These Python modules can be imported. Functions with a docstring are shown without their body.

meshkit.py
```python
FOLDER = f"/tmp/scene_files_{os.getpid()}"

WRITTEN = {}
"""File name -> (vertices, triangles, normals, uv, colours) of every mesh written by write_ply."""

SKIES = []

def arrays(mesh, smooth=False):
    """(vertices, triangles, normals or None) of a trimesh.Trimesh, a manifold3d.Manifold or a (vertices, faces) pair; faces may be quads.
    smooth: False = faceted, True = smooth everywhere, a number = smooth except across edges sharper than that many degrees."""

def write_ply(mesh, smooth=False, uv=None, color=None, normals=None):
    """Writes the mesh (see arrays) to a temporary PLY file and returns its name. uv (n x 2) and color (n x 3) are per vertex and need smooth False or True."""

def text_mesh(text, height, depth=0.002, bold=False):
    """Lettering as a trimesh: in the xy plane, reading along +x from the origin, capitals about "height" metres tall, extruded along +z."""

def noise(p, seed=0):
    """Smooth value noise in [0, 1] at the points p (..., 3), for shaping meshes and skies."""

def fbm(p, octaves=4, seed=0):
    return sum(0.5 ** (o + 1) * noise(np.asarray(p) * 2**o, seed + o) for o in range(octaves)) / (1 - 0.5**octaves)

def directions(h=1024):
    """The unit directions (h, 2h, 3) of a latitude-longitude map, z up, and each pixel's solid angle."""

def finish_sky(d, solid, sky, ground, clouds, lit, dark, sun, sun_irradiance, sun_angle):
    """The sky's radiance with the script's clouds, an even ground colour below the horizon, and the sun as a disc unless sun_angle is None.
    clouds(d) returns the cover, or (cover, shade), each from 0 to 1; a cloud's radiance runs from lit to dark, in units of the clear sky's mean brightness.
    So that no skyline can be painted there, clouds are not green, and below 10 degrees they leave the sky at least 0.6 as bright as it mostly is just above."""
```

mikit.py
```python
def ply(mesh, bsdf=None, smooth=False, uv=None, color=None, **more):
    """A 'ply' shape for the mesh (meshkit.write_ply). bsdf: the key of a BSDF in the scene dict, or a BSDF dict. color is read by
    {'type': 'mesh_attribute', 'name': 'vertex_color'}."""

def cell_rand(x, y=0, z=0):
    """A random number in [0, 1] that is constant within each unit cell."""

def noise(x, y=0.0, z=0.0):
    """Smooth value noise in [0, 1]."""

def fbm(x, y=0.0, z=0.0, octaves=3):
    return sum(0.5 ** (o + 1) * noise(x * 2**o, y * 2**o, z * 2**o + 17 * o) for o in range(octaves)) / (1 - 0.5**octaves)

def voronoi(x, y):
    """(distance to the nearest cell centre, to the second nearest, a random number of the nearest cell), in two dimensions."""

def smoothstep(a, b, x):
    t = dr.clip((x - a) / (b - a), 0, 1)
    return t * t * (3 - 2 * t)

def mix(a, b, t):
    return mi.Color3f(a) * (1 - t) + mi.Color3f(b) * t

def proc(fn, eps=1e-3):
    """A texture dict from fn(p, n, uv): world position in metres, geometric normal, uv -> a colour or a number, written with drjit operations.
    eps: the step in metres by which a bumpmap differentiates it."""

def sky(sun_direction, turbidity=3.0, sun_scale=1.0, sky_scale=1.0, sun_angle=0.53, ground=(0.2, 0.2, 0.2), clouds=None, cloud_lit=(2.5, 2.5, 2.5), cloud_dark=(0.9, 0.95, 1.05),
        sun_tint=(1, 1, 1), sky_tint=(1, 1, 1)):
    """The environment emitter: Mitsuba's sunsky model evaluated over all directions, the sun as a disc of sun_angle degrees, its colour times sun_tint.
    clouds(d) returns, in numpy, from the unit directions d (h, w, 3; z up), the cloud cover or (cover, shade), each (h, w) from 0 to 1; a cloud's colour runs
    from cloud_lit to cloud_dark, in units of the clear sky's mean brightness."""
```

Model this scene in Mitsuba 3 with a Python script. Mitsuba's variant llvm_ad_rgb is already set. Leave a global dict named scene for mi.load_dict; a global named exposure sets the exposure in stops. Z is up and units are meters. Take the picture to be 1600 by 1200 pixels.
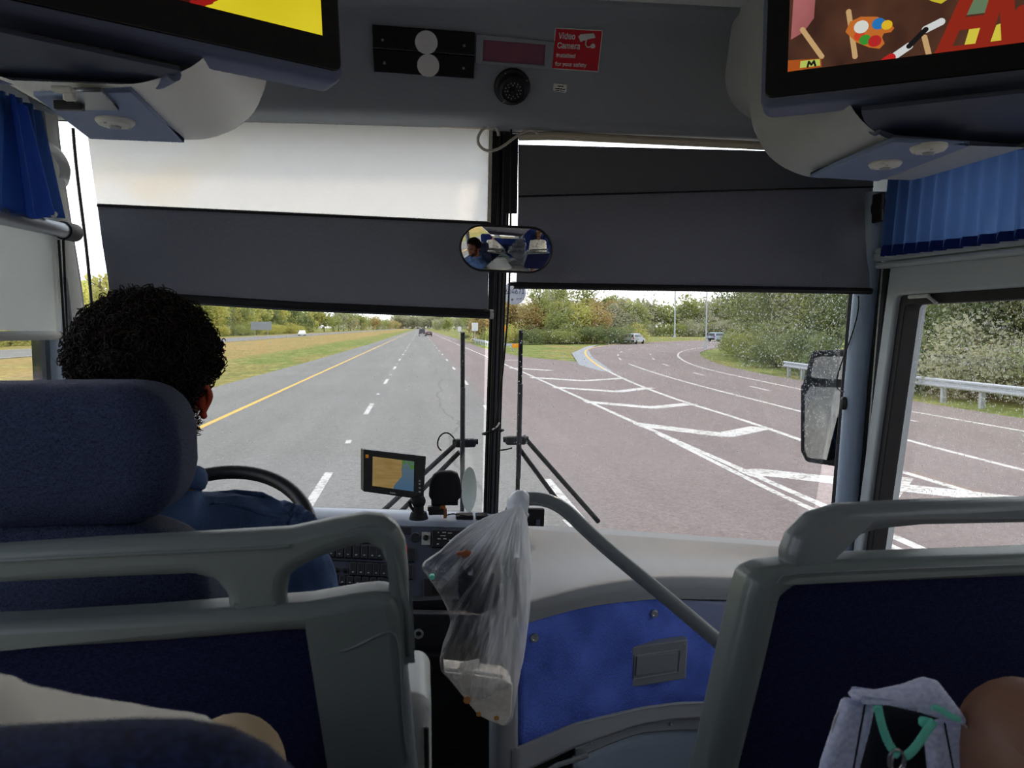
import math, random
import numpy as np, trimesh, mitsuba as mi, drjit as dr, mikit, meshkit
import manifold3d as m3
from shapely.geometry import Polygon, LineString, Point, box as sbox
from shapely.ops import unary_union
from shapely import affinity
random.seed(7)
rng = np.random.default_rng(7)
T = mi.ScalarTransform4f
A = lambda *v: np.array(v, float)
scene, labels = {}, {}

# ------------------------------------------------------------------ camera, sky, exposure
FPX, YAW, PITCH, EYE = 1200.0, math.radians(6.825), math.radians(4.194), A(0, 0, 2.5)
FW = A(math.sin(YAW) * math.cos(PITCH), math.cos(YAW) * math.cos(PITCH), -math.sin(PITCH))
RT = A(math.cos(YAW), -math.sin(YAW), 0)
UP = np.cross(RT, FW)
scene['camera'] = {'type': 'thinlens', 'fov': math.degrees(2 * math.atan(800 / FPX)), 'fov_axis': 'x', 'aperture_radius': 0.0011,
                   'focus_distance': 4.0, 'near_clip': 0.02, 'far_clip': 6000.0,
                   'to_world': T().look_at(origin=EYE.tolist(), target=(EYE + FW).tolist(), up=[0, 0, 1])}
SUN = A(math.sin(math.radians(33)) * math.cos(math.radians(40)), math.cos(math.radians(33)) * math.cos(math.radians(40)), math.sin(math.radians(40)))
def clouds(d):
    z = np.maximum(d[..., 2], 0.03)
    p = np.stack([d[..., 0] / (z + 0.15) * 0.9, d[..., 1] / (z + 0.15) * 0.9, d[..., 2] * 0 + 3.7], -1)
    n = meshkit.fbm(p, 5, 3)
    s = meshkit.fbm(p * 1.7 + 9, 4, 8)
    cover = np.clip((n - 0.33) * 5.0, 0, 1) * 0.55 + 0.4
    return cover, np.clip((s - 0.4) * 2.2, 0, 1) * 0.7
scene['sky'] = mikit.sky(SUN, turbidity=4.0, sun_scale=0.07, sky_scale=1.0, sun_angle=6.0, ground=(0.2, 0.2, 0.17), clouds=clouds,
                         cloud_lit=(2.4, 2.4, 2.35), cloud_dark=(1.25, 1.3, 1.4), sun_tint=(1.0, 0.98, 0.95), sky_tint=(0.97, 1.0, 1.04))
exposure = 3.78

# ------------------------------------------------------------------ helpers
def ray(px, py): return FW + RT * (px - 800) / FPX + UP * (600 - py) / FPX
def ay(px, py, Y): d = ray(px, py); return EYE + d * (Y / d[1])
def ax(px, py, X): d = ray(px, py); return EYE + d * (X / d[0])
def az(px, py, Z): d = ray(px, py); return EYE + d * ((Z - EYE[2]) / d[2])
def hit(px, py, p0, n): d = ray(px, py); return EYE + d * (np.dot(p0 - EYE, n) / np.dot(d, n))
def lin(r, g, b): return [((c / 255 + 0.055) / 1.055) ** 2.4 if c > 10 else c / 255 / 12.92 for c in (r, g, b)]
def num(key):
    if key not in USED:
        USED.add(key); return key
    k = 1
    while f'{key}_{k:03d}' in USED: k += 1
    USED.add(f'{key}_{k:03d}'); return f'{key}_{k:03d}'
USED = set()
def tag(key, label=None, cat=None, group=None, kind=None):
    d = labels.setdefault(key, {})
    for a, b in (('label', label), ('category', cat), ('group', group), ('kind', kind)):
        if b: d[a] = b
    return key
def thing(name, label, cat, group=None): return tag(num(name), label, cat, group)
def put(key, mesh, mat, smooth=35, **kw):
    scene[key] = mikit.ply(mesh, mat, smooth, **kw); return key
def part(parent, name, mesh, mat, smooth=35, label=None, kind=None, **kw):
    k = put(num(parent + '__' + name), mesh, mat, smooth, **kw)
    if label or kind: tag(k, label, kind=kind)
    return k
def solo(name, mesh, mat, label, cat, group=None, smooth=35, kind=None, **kw):
    return put(thing(name, label, cat, group) if not kind else tag(num(name), label, cat, group, kind), mesh, mat, smooth, **kw)
def struct(name, mesh, mat, label, smooth=35, **kw):
    k = tag(num(name), label, kind='structure')
    return put(k, mesh, mat, smooth, **kw) if mesh is not None else k
def join(ms): return trimesh.util.concatenate([m for m in ms if m is not None])
def TM(v, f): return trimesh.Trimesh(np.asarray(v, float), np.asarray(f, int), process=False)
def unit(v): v = np.asarray(v, float); return v / max(np.linalg.norm(v), 1e-12)
def bx(lo, hi): return trimesh.creation.box(bounds=[np.minimum(lo, hi), np.maximum(lo, hi)])
def frame(W, up=(0, 0, 1)):
    W = unit(W); U = np.cross(up, W)
    U = unit(U) if np.linalg.norm(U) > 1e-6 else A(1, 0, 0)
    return U, np.cross(W, U), W
def rbox(c, size, r=0.01, R=np.eye(3), sub=1):
    """Box with rounded edges: the hull of eight small spheres."""
    s = trimesh.creation.icosphere(sub, r).vertices
    h = np.asarray(size) / 2 - r
    pts = np.vstack([s + h * A(a, b, c_) for a in (-1, 1) for b in (-1, 1) for c_ in (-1, 1)])
    m = trimesh.convex.convex_hull(pts)
    m.vertices = m.vertices @ np.asarray(R).T + c
    return m
def basis(U, V, W): return np.stack([U, V, W], 1)
def spline(ctrl, n):
    from scipy.interpolate import CubicSpline
    p = np.asarray(ctrl, float)
    t = np.r_[0, np.cumsum(np.sqrt(np.linalg.norm(np.diff(p, axis=0), axis=1)) + 1e-9)]
    return CubicSpline(t, p)(np.linspace(0, t[-1], n))
def tube(pts, r, n=10, flat=None, cap=True):
    """A round tube along a polyline; r may be a list; flat = (direction, factor) squashes it."""
    p = np.asarray(pts, float); m = len(p)
    t = np.gradient(p, axis=0); t /= np.linalg.norm(t, axis=1, keepdims=True) + 1e-12
    u = np.cross(t[0], A(0, 0, 1) if abs(t[0][2]) < 0.9 else A(1, 0, 0)); u = unit(u)
    rr = np.broadcast_to(np.asarray(r, float), (m,)); a = np.arange(n) * 2 * np.pi / n; V = []
    for i in range(m):
        u = unit(u - t[i] * np.dot(u, t[i])); w = np.cross(t[i], u)
        V.append(p[i] + rr[i] * (np.cos(a)[:, None] * u + np.sin(a)[:, None] * w))
    V = np.array(V)
    if flat is not None:
        d = unit(flat[0]); q = V - p[:, None]
        V = p[:, None] + q - d * (q @ d)[..., None] * (1 - flat[1])
    i, j = np.meshgrid(np.arange(m - 1), np.arange(n), indexing='ij')
    q = np.stack([i * n + j, i * n + (j + 1) % n, (i + 1) * n + (j + 1) % n, (i + 1) * n + j], -1).reshape(-1, 4)
    F = [q[:, [0, 1, 2]], q[:, [0, 2, 3]]]; V = V.reshape(-1, 3)
    if cap:
        k = len(V); V = np.vstack([V, p[0], p[-1]]); j = np.arange(n)
        F += [np.stack([j * 0 + k, (j + 1) % n, j], 1), np.stack([j * 0 + k + 1, (m - 1) * n + j, (m - 1) * n + (j + 1) % n], 1)]
    return TM(V, np.vstack(F))
def cyl(p0, p1, r, n=20, r2=None): return tube([p0, p1], [r, r if r2 is None else r2], n)
def lathe(profile, O=(0, 0, 0), W=(0, 0, 1), n=28):
    """Profile (radius, height) revolved about W at O."""
    U, V, W = frame(W); pr = np.asarray(profile, float); a = np.arange(n) * 2 * np.pi / n; m = len(pr)
    P = (np.asarray(O) + pr[:, None, :1] * (np.cos(a)[None, :, None] * U + np.sin(a)[None, :, None] * V) + pr[:, None, 1:] * W).reshape(-1, 3)
    i, j = np.meshgrid(np.arange(m - 1), np.arange(n), indexing='ij')
    q = np.stack([i * n + j, i * n + (j + 1) % n, (i + 1) * n + (j + 1) % n, (i + 1) * n + j], -1).reshape(-1, 4)
    return TM(P, np.vstack([q[:, [0, 1, 2]], q[:, [0, 2, 3]]]))
def ball(c, r, sub=2):
    m = trimesh.creation.icosphere(sub, 1.0); m.vertices = m.vertices * np.asarray(r) + c; return m
def grid(P, thick=None):
    """A surface through P[i, j]; thick adds a back shifted by that vector (or by a vector per point), closed at the rim."""
    P = np.asarray(P, float); a, b = P.shape[:2]
    i, j = np.meshgrid(np.arange(a - 1), np.arange(b - 1), indexing='ij')
    q = np.stack([i * b + j, i * b + j + 1, (i + 1) * b + j + 1, (i + 1) * b + j], -1).reshape(-1, 4)
    V = P.reshape(-1, 3); F = np.vstack([q[:, [0, 1, 2]], q[:, [0, 2, 3]]])
    if thick is not None:
        k = len(V); V = np.vstack([V, (P + np.asarray(thick)).reshape(-1, 3)])
        rim = [r_ * b for r_ in range(a)] + [(a - 1) * b + c for c in range(1, b)] + [r_ * b + b - 1 for r_ in range(a - 2, -1, -1)] + [c for c in range(b - 2, 0, -1)]
        rim = np.array(rim); nx = np.roll(rim, -1)
        F = np.vstack([F, F[:, ::-1] + k, np.stack([rim, nx, nx + k], 1), np.stack([rim, nx + k, rim + k], 1)])
    return TM(V, F)
def resample(ring, step):
    L = LineString(np.vstack([ring, ring[:1]])); n = max(8, int(L.length / step))
    return np.array([L.interpolate(k / n, normalized=True).coords[0] for k in range(n)])
def rounded(poly, a):
    """Rounds the corners of a polygon."""
    return poly.buffer(-a, quad_segs=6).buffer(2 * a, quad_segs=6).buffer(-a, quad_segs=6).simplify(a * 0.02)
def bevel(poly, depth, r, O, U, V, W, step=None, steps=3):
    """A plate: the polygon (in U, V at O) extruded along W by depth, with rounded rims front and back."""
    O, U, V, W = (np.asarray(q, float) for q in (O, U, V, W))
    if poly.geom_type != 'Polygon': return join([bevel(g, depth, r, O, U, V, W, step, steps) for g in poly.geoms])
    poly = trimesh.path.polygons.Polygon(poly.exterior.coords, [h.coords for h in poly.interiors])
    from shapely.geometry.polygon import orient
    poly = orient(poly)
    rings = [np.array(R.coords)[:-1] for R in (poly.exterior, *poly.interiors)]
    if step: rings = [resample(q, step) for q in rings]
    th = np.linspace(0, np.pi / 2, steps + 1)
    lay = [(r * (1 - math.sin(t)), r * (1 - math.cos(t))) for t in th] if r > 0 else [(0, 0)]
    lay = lay + [(i, depth - w) for i, w in lay[::-1]]
    Vs, Fs, base, inner = [], [], 0, []
    for q in rings:
        e = np.roll(q, -1, 0) - q; n = np.stack([e[:, 1], -e[:, 0]], 1); n /= np.linalg.norm(n, axis=1, keepdims=True) + 1e-12
        vn = n + np.roll(n, 1, 0); vn /= np.maximum((vn * n).sum(1, keepdims=True), 0.35)
        m = len(q); inner.append(q - vn * lay[0][0])
        for k, (ins, w) in enumerate(lay):
            p = q - vn * ins; Vs.append(O + p[:, :1] * U + p[:, 1:] * V + w * W)
        for k in range(len(lay) - 1):
            i = np.arange(m); a, b = base + k * m + i, base + k * m + (i + 1) % m
            Fs += [np.stack([a, b, b + m], 1), np.stack([a, b + m, a + m], 1)]
        base += m * len(lay)
    v2, f2 = trimesh.creation.triangulate_polygon(Polygon(inner[0], inner[1:]), engine='earcut')
    for w, flip in ((0, True), (depth, False)):
        Vs.append(O + v2[:, :1] * U + v2[:, 1:] * V + w * W); Fs.append((f2[:, ::-1] if flip else f2) + base); base += len(v2)
    m = TM(np.vstack(Vs), np.vstack(Fs))
    if np.dot(np.cross(U, V), W) < 0: m.faces = m.faces[:, ::-1]
    return m
def pxpoly(pts, Y): return Polygon([(p[0], p[2]) for p in (ay(x, y, Y) for x, y in pts)])
def yplate(pts, Y, depth, r=0.004, soft=None, holes=(), step=None):
    """A plate in the plane y = Y whose outline is given as seen in the photograph; it grows away from the viewer by depth."""
    p = pxpoly(pts, Y)
    if soft: p = rounded(p, soft)
    for h in holes: p = p.difference(h)
    return bevel(p, depth, r, (0, Y, 0), (1, 0, 0), (0, 0, 1), (0, 1, 0), step)
def xplate(poly, X, depth, r=0.003, step=None):
    """poly in (y, z) at x = X, grown along +x by depth."""
    return bevel(poly, depth, r, (X, 0, 0), (0, 1, 0), (0, 0, 1), (1, 0, 0), step)
def shift(m, d): m = m.copy(); m.vertices = m.vertices + np.asarray(d); return m
def disp(m, amp, f, seed=0):
    m = m.copy(); n = np.array(m.vertex_normals); m.vertices = m.vertices + n * ((meshkit.fbm(m.vertices * f, 3, seed) - 0.5) * 2 * amp)[:, None]; return m
def chain(bones, ref=0.02, it=8):
    """One continuous surface: the hull of the two end balls of every bone, all joined, refined and smoothed."""
    parts = []
    for b in bones:
        parts.append(m3.Manifold.batch_hull([m3.Manifold.sphere(r, 16).translate([float(x) for x in p]) for p, r in b]))
    m = m3.Manifold.batch_boolean(parts, m3.OpType.Add).refine_to_length(ref).to_mesh()
    t = trimesh.Trimesh(m.vert_properties[:, :3], m.tri_verts)
    trimesh.smoothing.filter_taubin(t, 0.5, 0.53, it)
    return t
def spow(x, e): return np.sign(x) * np.abs(x) ** e
def pillow(c, size, e=0.45, R=np.eye(3), n=40, puff=None):
    """A cushion: a superellipsoid."""
    u, v = np.meshgrid(np.linspace(-np.pi / 2, np.pi / 2, n), np.linspace(-np.pi, np.pi, 2 * n + 1), indexing='ij')
    P = np.stack([spow(np.cos(u), e) * spow(np.cos(v), e), spow(np.cos(u), e) * spow(np.sin(v), e), spow(np.sin(u), e)], -1) * np.asarray(size) / 2
    if puff is not None: P = puff(P)
    m = grid(P @ np.asarray(R).T + c); m.merge_vertices(); return m
def text_on(txt, h, O, U, V, depth=0.0006, bold=False, width=None):
    m = meshkit.text_mesh(txt, h, depth, bold)
    U, V = unit(U), unit(V); v = m.vertices.copy()
    if width: v[:, 0] *= width / np.ptp(v[:, 0])
    W = np.cross(U, V)
    m.vertices = np.asarray(O) + v[:, :1] * U + v[:, 1:2] * V + v[:, 2:] * W
    return m

# ------------------------------------------------------------------ materials
def mat(name, **d): scene['mat_' + name] = d; return 'mat_' + name
def rgb(c): return c if isinstance(c, dict) else {'type': 'rgb', 'value': c}
def pbr(name, c, rough=0.5, spec=0.4, two=True, bump=None, **kw):
    d = {'type': 'principled', 'base_color': rgb(c), 'roughness': rough, 'specular': spec, **kw}
    if bump: d = {'type': 'bumpmap', 'tex': mikit.proc(*bump[:1], eps=bump[2]), 'scale': bump[1], 'b': d}
    return mat(name, **({'type': 'twosided', 'b': d} if two else d))
nz, fb = mikit.noise, mikit.fbm
def grain(p, n, uv): return nz(p.x * 900, p.y * 900, p.z * 900)
def speck(c1, c2, f, w=0.5):
    def fn(p, n, uv):
        t = mikit.smoothstep(0.5 - w / 2, 0.5 + w / 2, 0.6 * nz(p.x * f, p.y * f, p.z * f) + 0.4 * nz(p.x * f * 2.7, p.y * f * 2.7, p.z * f * 2.7))
        return mikit.mix(c1, c2, t)
    return mikit.proc(fn)
pbr('header', lin(138, 143, 148), 0.55, 0.35)
pbr('shell', lin(238, 238, 230), 0.42, 0.4)
pbr('shell_dark', lin(176, 178, 178), 0.42, 0.4)
pbr('service', lin(122, 138, 172), 0.5, 0.4)
pbr('bin', lin(52, 60, 80), 0.5, 0.4)
pbr('tvcase', lin(104, 112, 142), 0.5, 0.35)
pbr('black', lin(22, 22, 25), 0.4, 0.4)
pbr('blackmatte', lin(26, 26, 29), 0.75, 0.2)
pbr('rubber', lin(30, 31, 34), 0.6, 0.3)
pbr('post', lin(48, 51, 60), 0.4, 0.5)
pbr('screenblack', lin(8, 8, 10), 0.15, 0.5)
pbr('partition', lin(106, 115, 115), 0.30, 0.5)
pbr('partition_pale', lin(190, 192, 190), 0.36, 0.5)
pbr('handle', lin(108, 114, 118), 0.28, 0.5)
pbr('dash', lin(112, 115, 120), 0.55, 0.4)
pbr('dashdark', lin(56, 62, 76), 0.5, 0.4)
pbr('panelblack', lin(24, 26, 33), 0.5, 0.4)
pbr('pillar', lin(134, 150, 172), 0.4, 0.45)
pbr('pillar_left', lin(150, 153, 150), 0.5, 0.4)
pbr('aluminium', lin(150, 155, 160), 0.35, 0.5, metallic=0.7)
pbr('steel', lin(190, 190, 192), 0.25, 0.5, metallic=1.0)
pbr('galvanised', lin(188, 194, 202), 0.45, 0.5, metallic=0.4)
pbr('white', lin(215, 214, 208), 0.5, 0.4)
pbr('offwhite', lin(196, 190, 178), 0.55, 0.3)
pbr('cream', lin(205, 194, 172), 0.55, 0.3)
pbr('redsign', lin(196, 34, 44), 0.4, 0.4)
pbr('ledred', lin(126, 74, 90), 0.35, 0.5)
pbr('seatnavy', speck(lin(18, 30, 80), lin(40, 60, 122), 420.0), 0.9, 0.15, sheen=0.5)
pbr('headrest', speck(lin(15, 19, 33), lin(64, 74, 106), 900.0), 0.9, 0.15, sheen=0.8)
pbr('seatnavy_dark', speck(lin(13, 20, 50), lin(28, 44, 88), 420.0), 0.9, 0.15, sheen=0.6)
pbr('navyinset', speck(lin(22, 25, 50), lin(34, 38, 72), 500.0), 0.95, 0.1)
def carpet(p, n, uv):
    t = 0.5 * nz(p.x * 700, p.y * 700, p.z * 700) + 0.5 * fb(p.x * 14, p.y * 14, p.z * 8)
    return mikit.mix(lin(48, 66, 136), lin(90, 114, 206), mikit.smoothstep(0.25, 0.75, t))
pbr('carpet', mikit.proc(carpet), 0.95, 0.1, sheen=0.4)
def cloth(name, c, trans):
    return mat(name, type='principledthin', base_color=rgb(c), roughness=0.9, diff_trans=trans)
cloth('curtain', lin(88, 120, 176), 1.2)
pbr('curtainband', lin(20, 36, 96), 0.9, 0.1)
def sheer(p, n, uv):
    w = 0.5 + 0.5 * nz(p.x * 500, p.y * 20, p.z * 900)
    st = mikit.smoothstep(0.55, 0.8, fb(p.x * 3, 0, p.z * 4))
    return mikit.mix(lin(252, 252, 251), lin(252, 245, 230), st) * (0.86 + 0.14 * w)
cloth('sheer', mikit.proc(sheer), 1.9)
cloth('blind', speck(lin(118, 120, 132), lin(134, 136, 148), 700.0), 0.10)
cloth('blind_upper', speck(lin(102, 104, 110), lin(116, 118, 124), 700.0), 0.08)
cloth('rollershade', lin(196, 200, 196), 0.7)
mat('glass', type='thindielectric', int_ior=1.5, specular_transmittance=0.57)
mat('sideglass', type='thindielectric', int_ior=1.22, specular_transmittance=0.80)
mat('mirror', type='conductor', material='Ag', specular_reflectance=0.92)
pbr('skin_dark', lin(116, 72, 52), 0.5, 0.4)
pbr('skin', lin(200, 150, 124), 0.5, 0.4)
pbr('skin_tan', lin(132, 96, 80), 0.5, 0.4)
pbr('hair', lin(30, 23, 19), 0.7, 0.25)
pbr('hair_brown', lin(66, 44, 30), 0.6, 0.3)
pbr('beard', lin(26, 20, 17), 0.9, 0.1)
def denim(p, n, uv):
    t = 0.5 * nz(p.x * 1300, p.y * 1300, p.z * 1300) + 0.5 * fb(p.x * 16, p.y * 16, p.z * 16)
    return mikit.mix(lin(42, 62, 98), lin(84, 110, 154), mikit.smoothstep(0.3, 0.75, t))
pbr('shirtblue', mikit.proc(denim), 0.85, 0.15, sheen=0.3)
pbr('blouse', lin(242, 238, 228), 0.85, 0.15, sheen=0.3)
pbr('trousers', lin(200, 178, 146), 0.9, 0.1)
pbr('darkcloth', lin(30, 32, 40), 0.9, 0.1)
pbr('eye', lin(225, 222, 216), 0.2, 0.5)
pbr('lavender', speck(lin(186, 192, 222), lin(212, 217, 242), 260.0), 0.85, 0.15)
pbr('teal', lin(112, 214, 190), 0.6, 0.3)
# ================================================================== OUTSIDE
def grass(p, n, uv):
    a = fb(p.x * 0.25, p.y * 0.06, 0); b = nz(p.x * 6, p.y * 2.5, 1); e = fb(p.x * 1.6, p.y * 0.7, 4)
    green, tan, pale = lin(100, 112, 60), lin(140, 120, 80), lin(146, 138, 88)
    left = mikit.smoothstep(-13.0, -17.0, p.x + 5 * (e - 0.5)) * mikit.smoothstep(-60, -45, p.x + p.y * 0)
    t = dr.clip(mikit.smoothstep(0.42, 0.62, a) * 0.45 + left * 0.75, 0, 1)
    c = mikit.mix(green, tan, t)
    c = mikit.mix(c, pale, mikit.smoothstep(0.45, 0.75, e) * 0.5)
    return c * (0.72 + 0.5 * b)
pbr('grass', mikit.proc(grass), 0.95, 0.1)
def asphalt(p, n, uv):
    f = nz(p.x * 38, p.y * 38, 0); g = nz(p.x * 13, p.y * 13, 2); h = fb(p.x * 1.3, p.y * 0.05, 5); w = fb(p.x * 0.3, p.y * 0.3, 8)
    lane = mikit.smoothstep(1.7, 2.7, p.x + 0.6 * (g - 0.5))
    c = mikit.mix(lin(116, 116, 115), lin(120, 110, 110), lane)
    crack = mikit.smoothstep(0.05, 0.015, dr.abs(nz(p.y * 0.35, 3, 11) * 0.5 + nz(p.y * 2.1, 5, 11) * 0.12 - p.x + 0.5)) * 0.25
    return c * (0.74 + 0.34 * f + 0.14 * g) * (0.90 + 0.22 * h) * (0.92 + 0.16 * w) * (1 - crack)
pbr('asphalt', mikit.proc(asphalt), 0.85, 0.25)
pbr('patch', speck(lin(128, 134, 142), lin(146, 151, 158), 12.0), 0.85, 0.25)
def paintw(p, n, uv):
    w = nz(p.x * 22, p.y * 22, 3) * 0.6 + nz(p.x * 4, p.y * 4, 6) * 0.4
    return mikit.mix(lin(140, 138, 134), lin(190, 190, 190), mikit.smoothstep(0.2, 0.5, w))
pbr('paintwhite', mikit.proc(paintw), 0.6, 0.3)
pbr('paintyellow', lin(206, 166, 76), 0.6, 0.3)
struct('ground', grid(np.array([[[x, y, -0.06] for x in np.linspace(-900, 900, 31)] for y in np.linspace(-120, 3200, 51)])), 'mat_grass', 'mown roadside and median grass turning tan', smooth=False)
def flat(poly, z0, z1): return bevel(poly, z1 - z0, 0, (0, 0, z0), (1, 0, 0), (0, 1, 0), (0, 0, 1))
def strip(pts, w): return LineString(pts).buffer(w / 2, cap_style=2, join_style=1)
def gp(*px): return [tuple(az(x, y, 0)[:2]) for x, y in px]
# pavements: main carriageway, exit ramp with its gore, opposite carriageway
ramp_left = [(8.3, -60), (8.3, 15.9), (8.66, 18.6), (8.8, 24), (9.4, 32), (10.5, 41.3), (13.6, 61), (19.5, 88), (32, 118), (60, 150), (130, 185), (300, 215)]
ramp_mid = [(10.5, -60), (10.5, 12.2), (10.85, 16.6), (11.3, 21.8), (11.9, 31), (14.4, 52), (19.5, 74), (27, 93), (43, 118), (72, 140), (130, 166), (300, 195)]
ramp_right = [(14.4, -60), (14.5, 17), (14.6, 22), (15.4, 30), (17.2, 44.5), (21.5, 62), (28.2, 80), (38.5, 98), (56, 117), (84, 132), (140, 148), (300, 170)]
def curve(pts, n=160):
    from scipy.interpolate import PchipInterpolator
    p = np.array(pts, float); s = np.r_[0, np.cumsum(np.linalg.norm(np.diff(p, axis=0), axis=1))]
    q = np.linspace(0, s[-1], n); return np.stack([PchipInterpolator(s, p[:, k])(q) for k in (0, 1)], 1)
cL, cM, cR = curve(ramp_left), curve(ramp_mid), curve(ramp_right)
def offs(c, d):
    t = np.gradient(c, axis=0); t /= np.linalg.norm(t, axis=1, keepdims=True); return c + np.stack([t[:, 1], -t[:, 0]], 1) * d
road_poly = Polygon([(-8.6, -60), (-8.6, 35), (-8.1, 60), (-7.6, 120), (-7.6, 2600), (8.0, 2600), (8.2, 140), (7.6, 96), (8.6, 66), (12.2, 53), (12.6, -60)])
ramp_poly = Polygon(np.vstack([offs(cL, -0.6), offs(cR, 2.0)[::-1]])).buffer(0)
road = struct('road', flat(road_poly, -0.3, 0.0), 'mat_asphalt', 'straight grey highway carriageway running ahead to the horizon', smooth=False)
ramp_only = ramp_poly.difference(road_poly.buffer(0.0005)).buffer(0)
ramp = struct('exit_ramp', flat(ramp_only, -0.3, 0.0), 'mat_asphalt', 'pinkish grey exit ramp curving away to the right', smooth=False)
far_road = struct('far_carriageway', flat(Polygon([(-34.0, -80), (-34.0, 2600), (-46.5, 2600), (-46.5, -80)]), -0.3, 0.0), 'mat_asphalt', 'opposite carriageway beyond the tan median', smooth=False)
part(ramp, 'new_patch', flat(Polygon(gp((893, 552), (915, 542), (935, 538), (918, 546), (926, 558), (958, 581), (940, 580), (905, 570))).buffer(0), 0.0, 0.002), 'mat_patch', smooth=False)
def mark(parent, name, poly, m='mat_paintwhite'): return part(parent, name, flat(poly, 0.0, 0.004), m, smooth=False)
mark(road, 'yellow_line', strip([(-5.5, -20), (-5.5, 1500)], 0.16), 'mat_paintyellow')
for x, y0 in ((-1.58, 10.2), (2.06, 9.2)):
    for k in range(34):
        y = y0 - 12.2 + k * 12.2
        mark(road, 'lane_dash', sbox(x - 0.07, y, x + 0.07, y + (3.2 if k < 14 else 4.5)))
for x in (-1.58,):
    for k in range(9):
        mark(road, 'worn_marker', sbox(x - 0.06, 10.2 + 6.6 + k * 12.2, x + 0.06, 10.2 + 7.1 + k * 12.2))
mark(road, 'edge_line', strip([(5.62, -20), (5.62, 20), (5.75, 41), (5.6, 144), (5.6, 1500)], 0.15))
mark(road, 'edge_line', strip([(5.30, -20), (5.35, 11.0), (5.56, 17.5)], 0.12))
mark(ramp, 'gore_line', strip([q for q in cL if -20 < q[1] < 52], 0.16))
mark(ramp, 'yellow_line', strip([q for q in cL if q[1] >= 44], 0.18), 'mat_paintyellow')
mark(ramp, 'lane_line', strip([q for q in cM if -20 < q[1] < 54], 0.15))
for k in range(10):
    s = [q for q in curve(ramp_mid, 700) if 58 + k * 9 < q[1] < 62 + k * 9]
    if len(s) > 1: mark(ramp, 'lane_dash', strip(s, 0.14))
mid2 = (cM + cR) / 2 + A(0.3, 0)
for y in (18.5, 28.5, 38.5, 48.5, 58.5, 68.5): 
    s = [q for q in curve(mid2, 900) if y < q[1] < y + 3.2]
    if len(s) > 1: mark(ramp, 'lane_dash', strip(s, 0.13))
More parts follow.
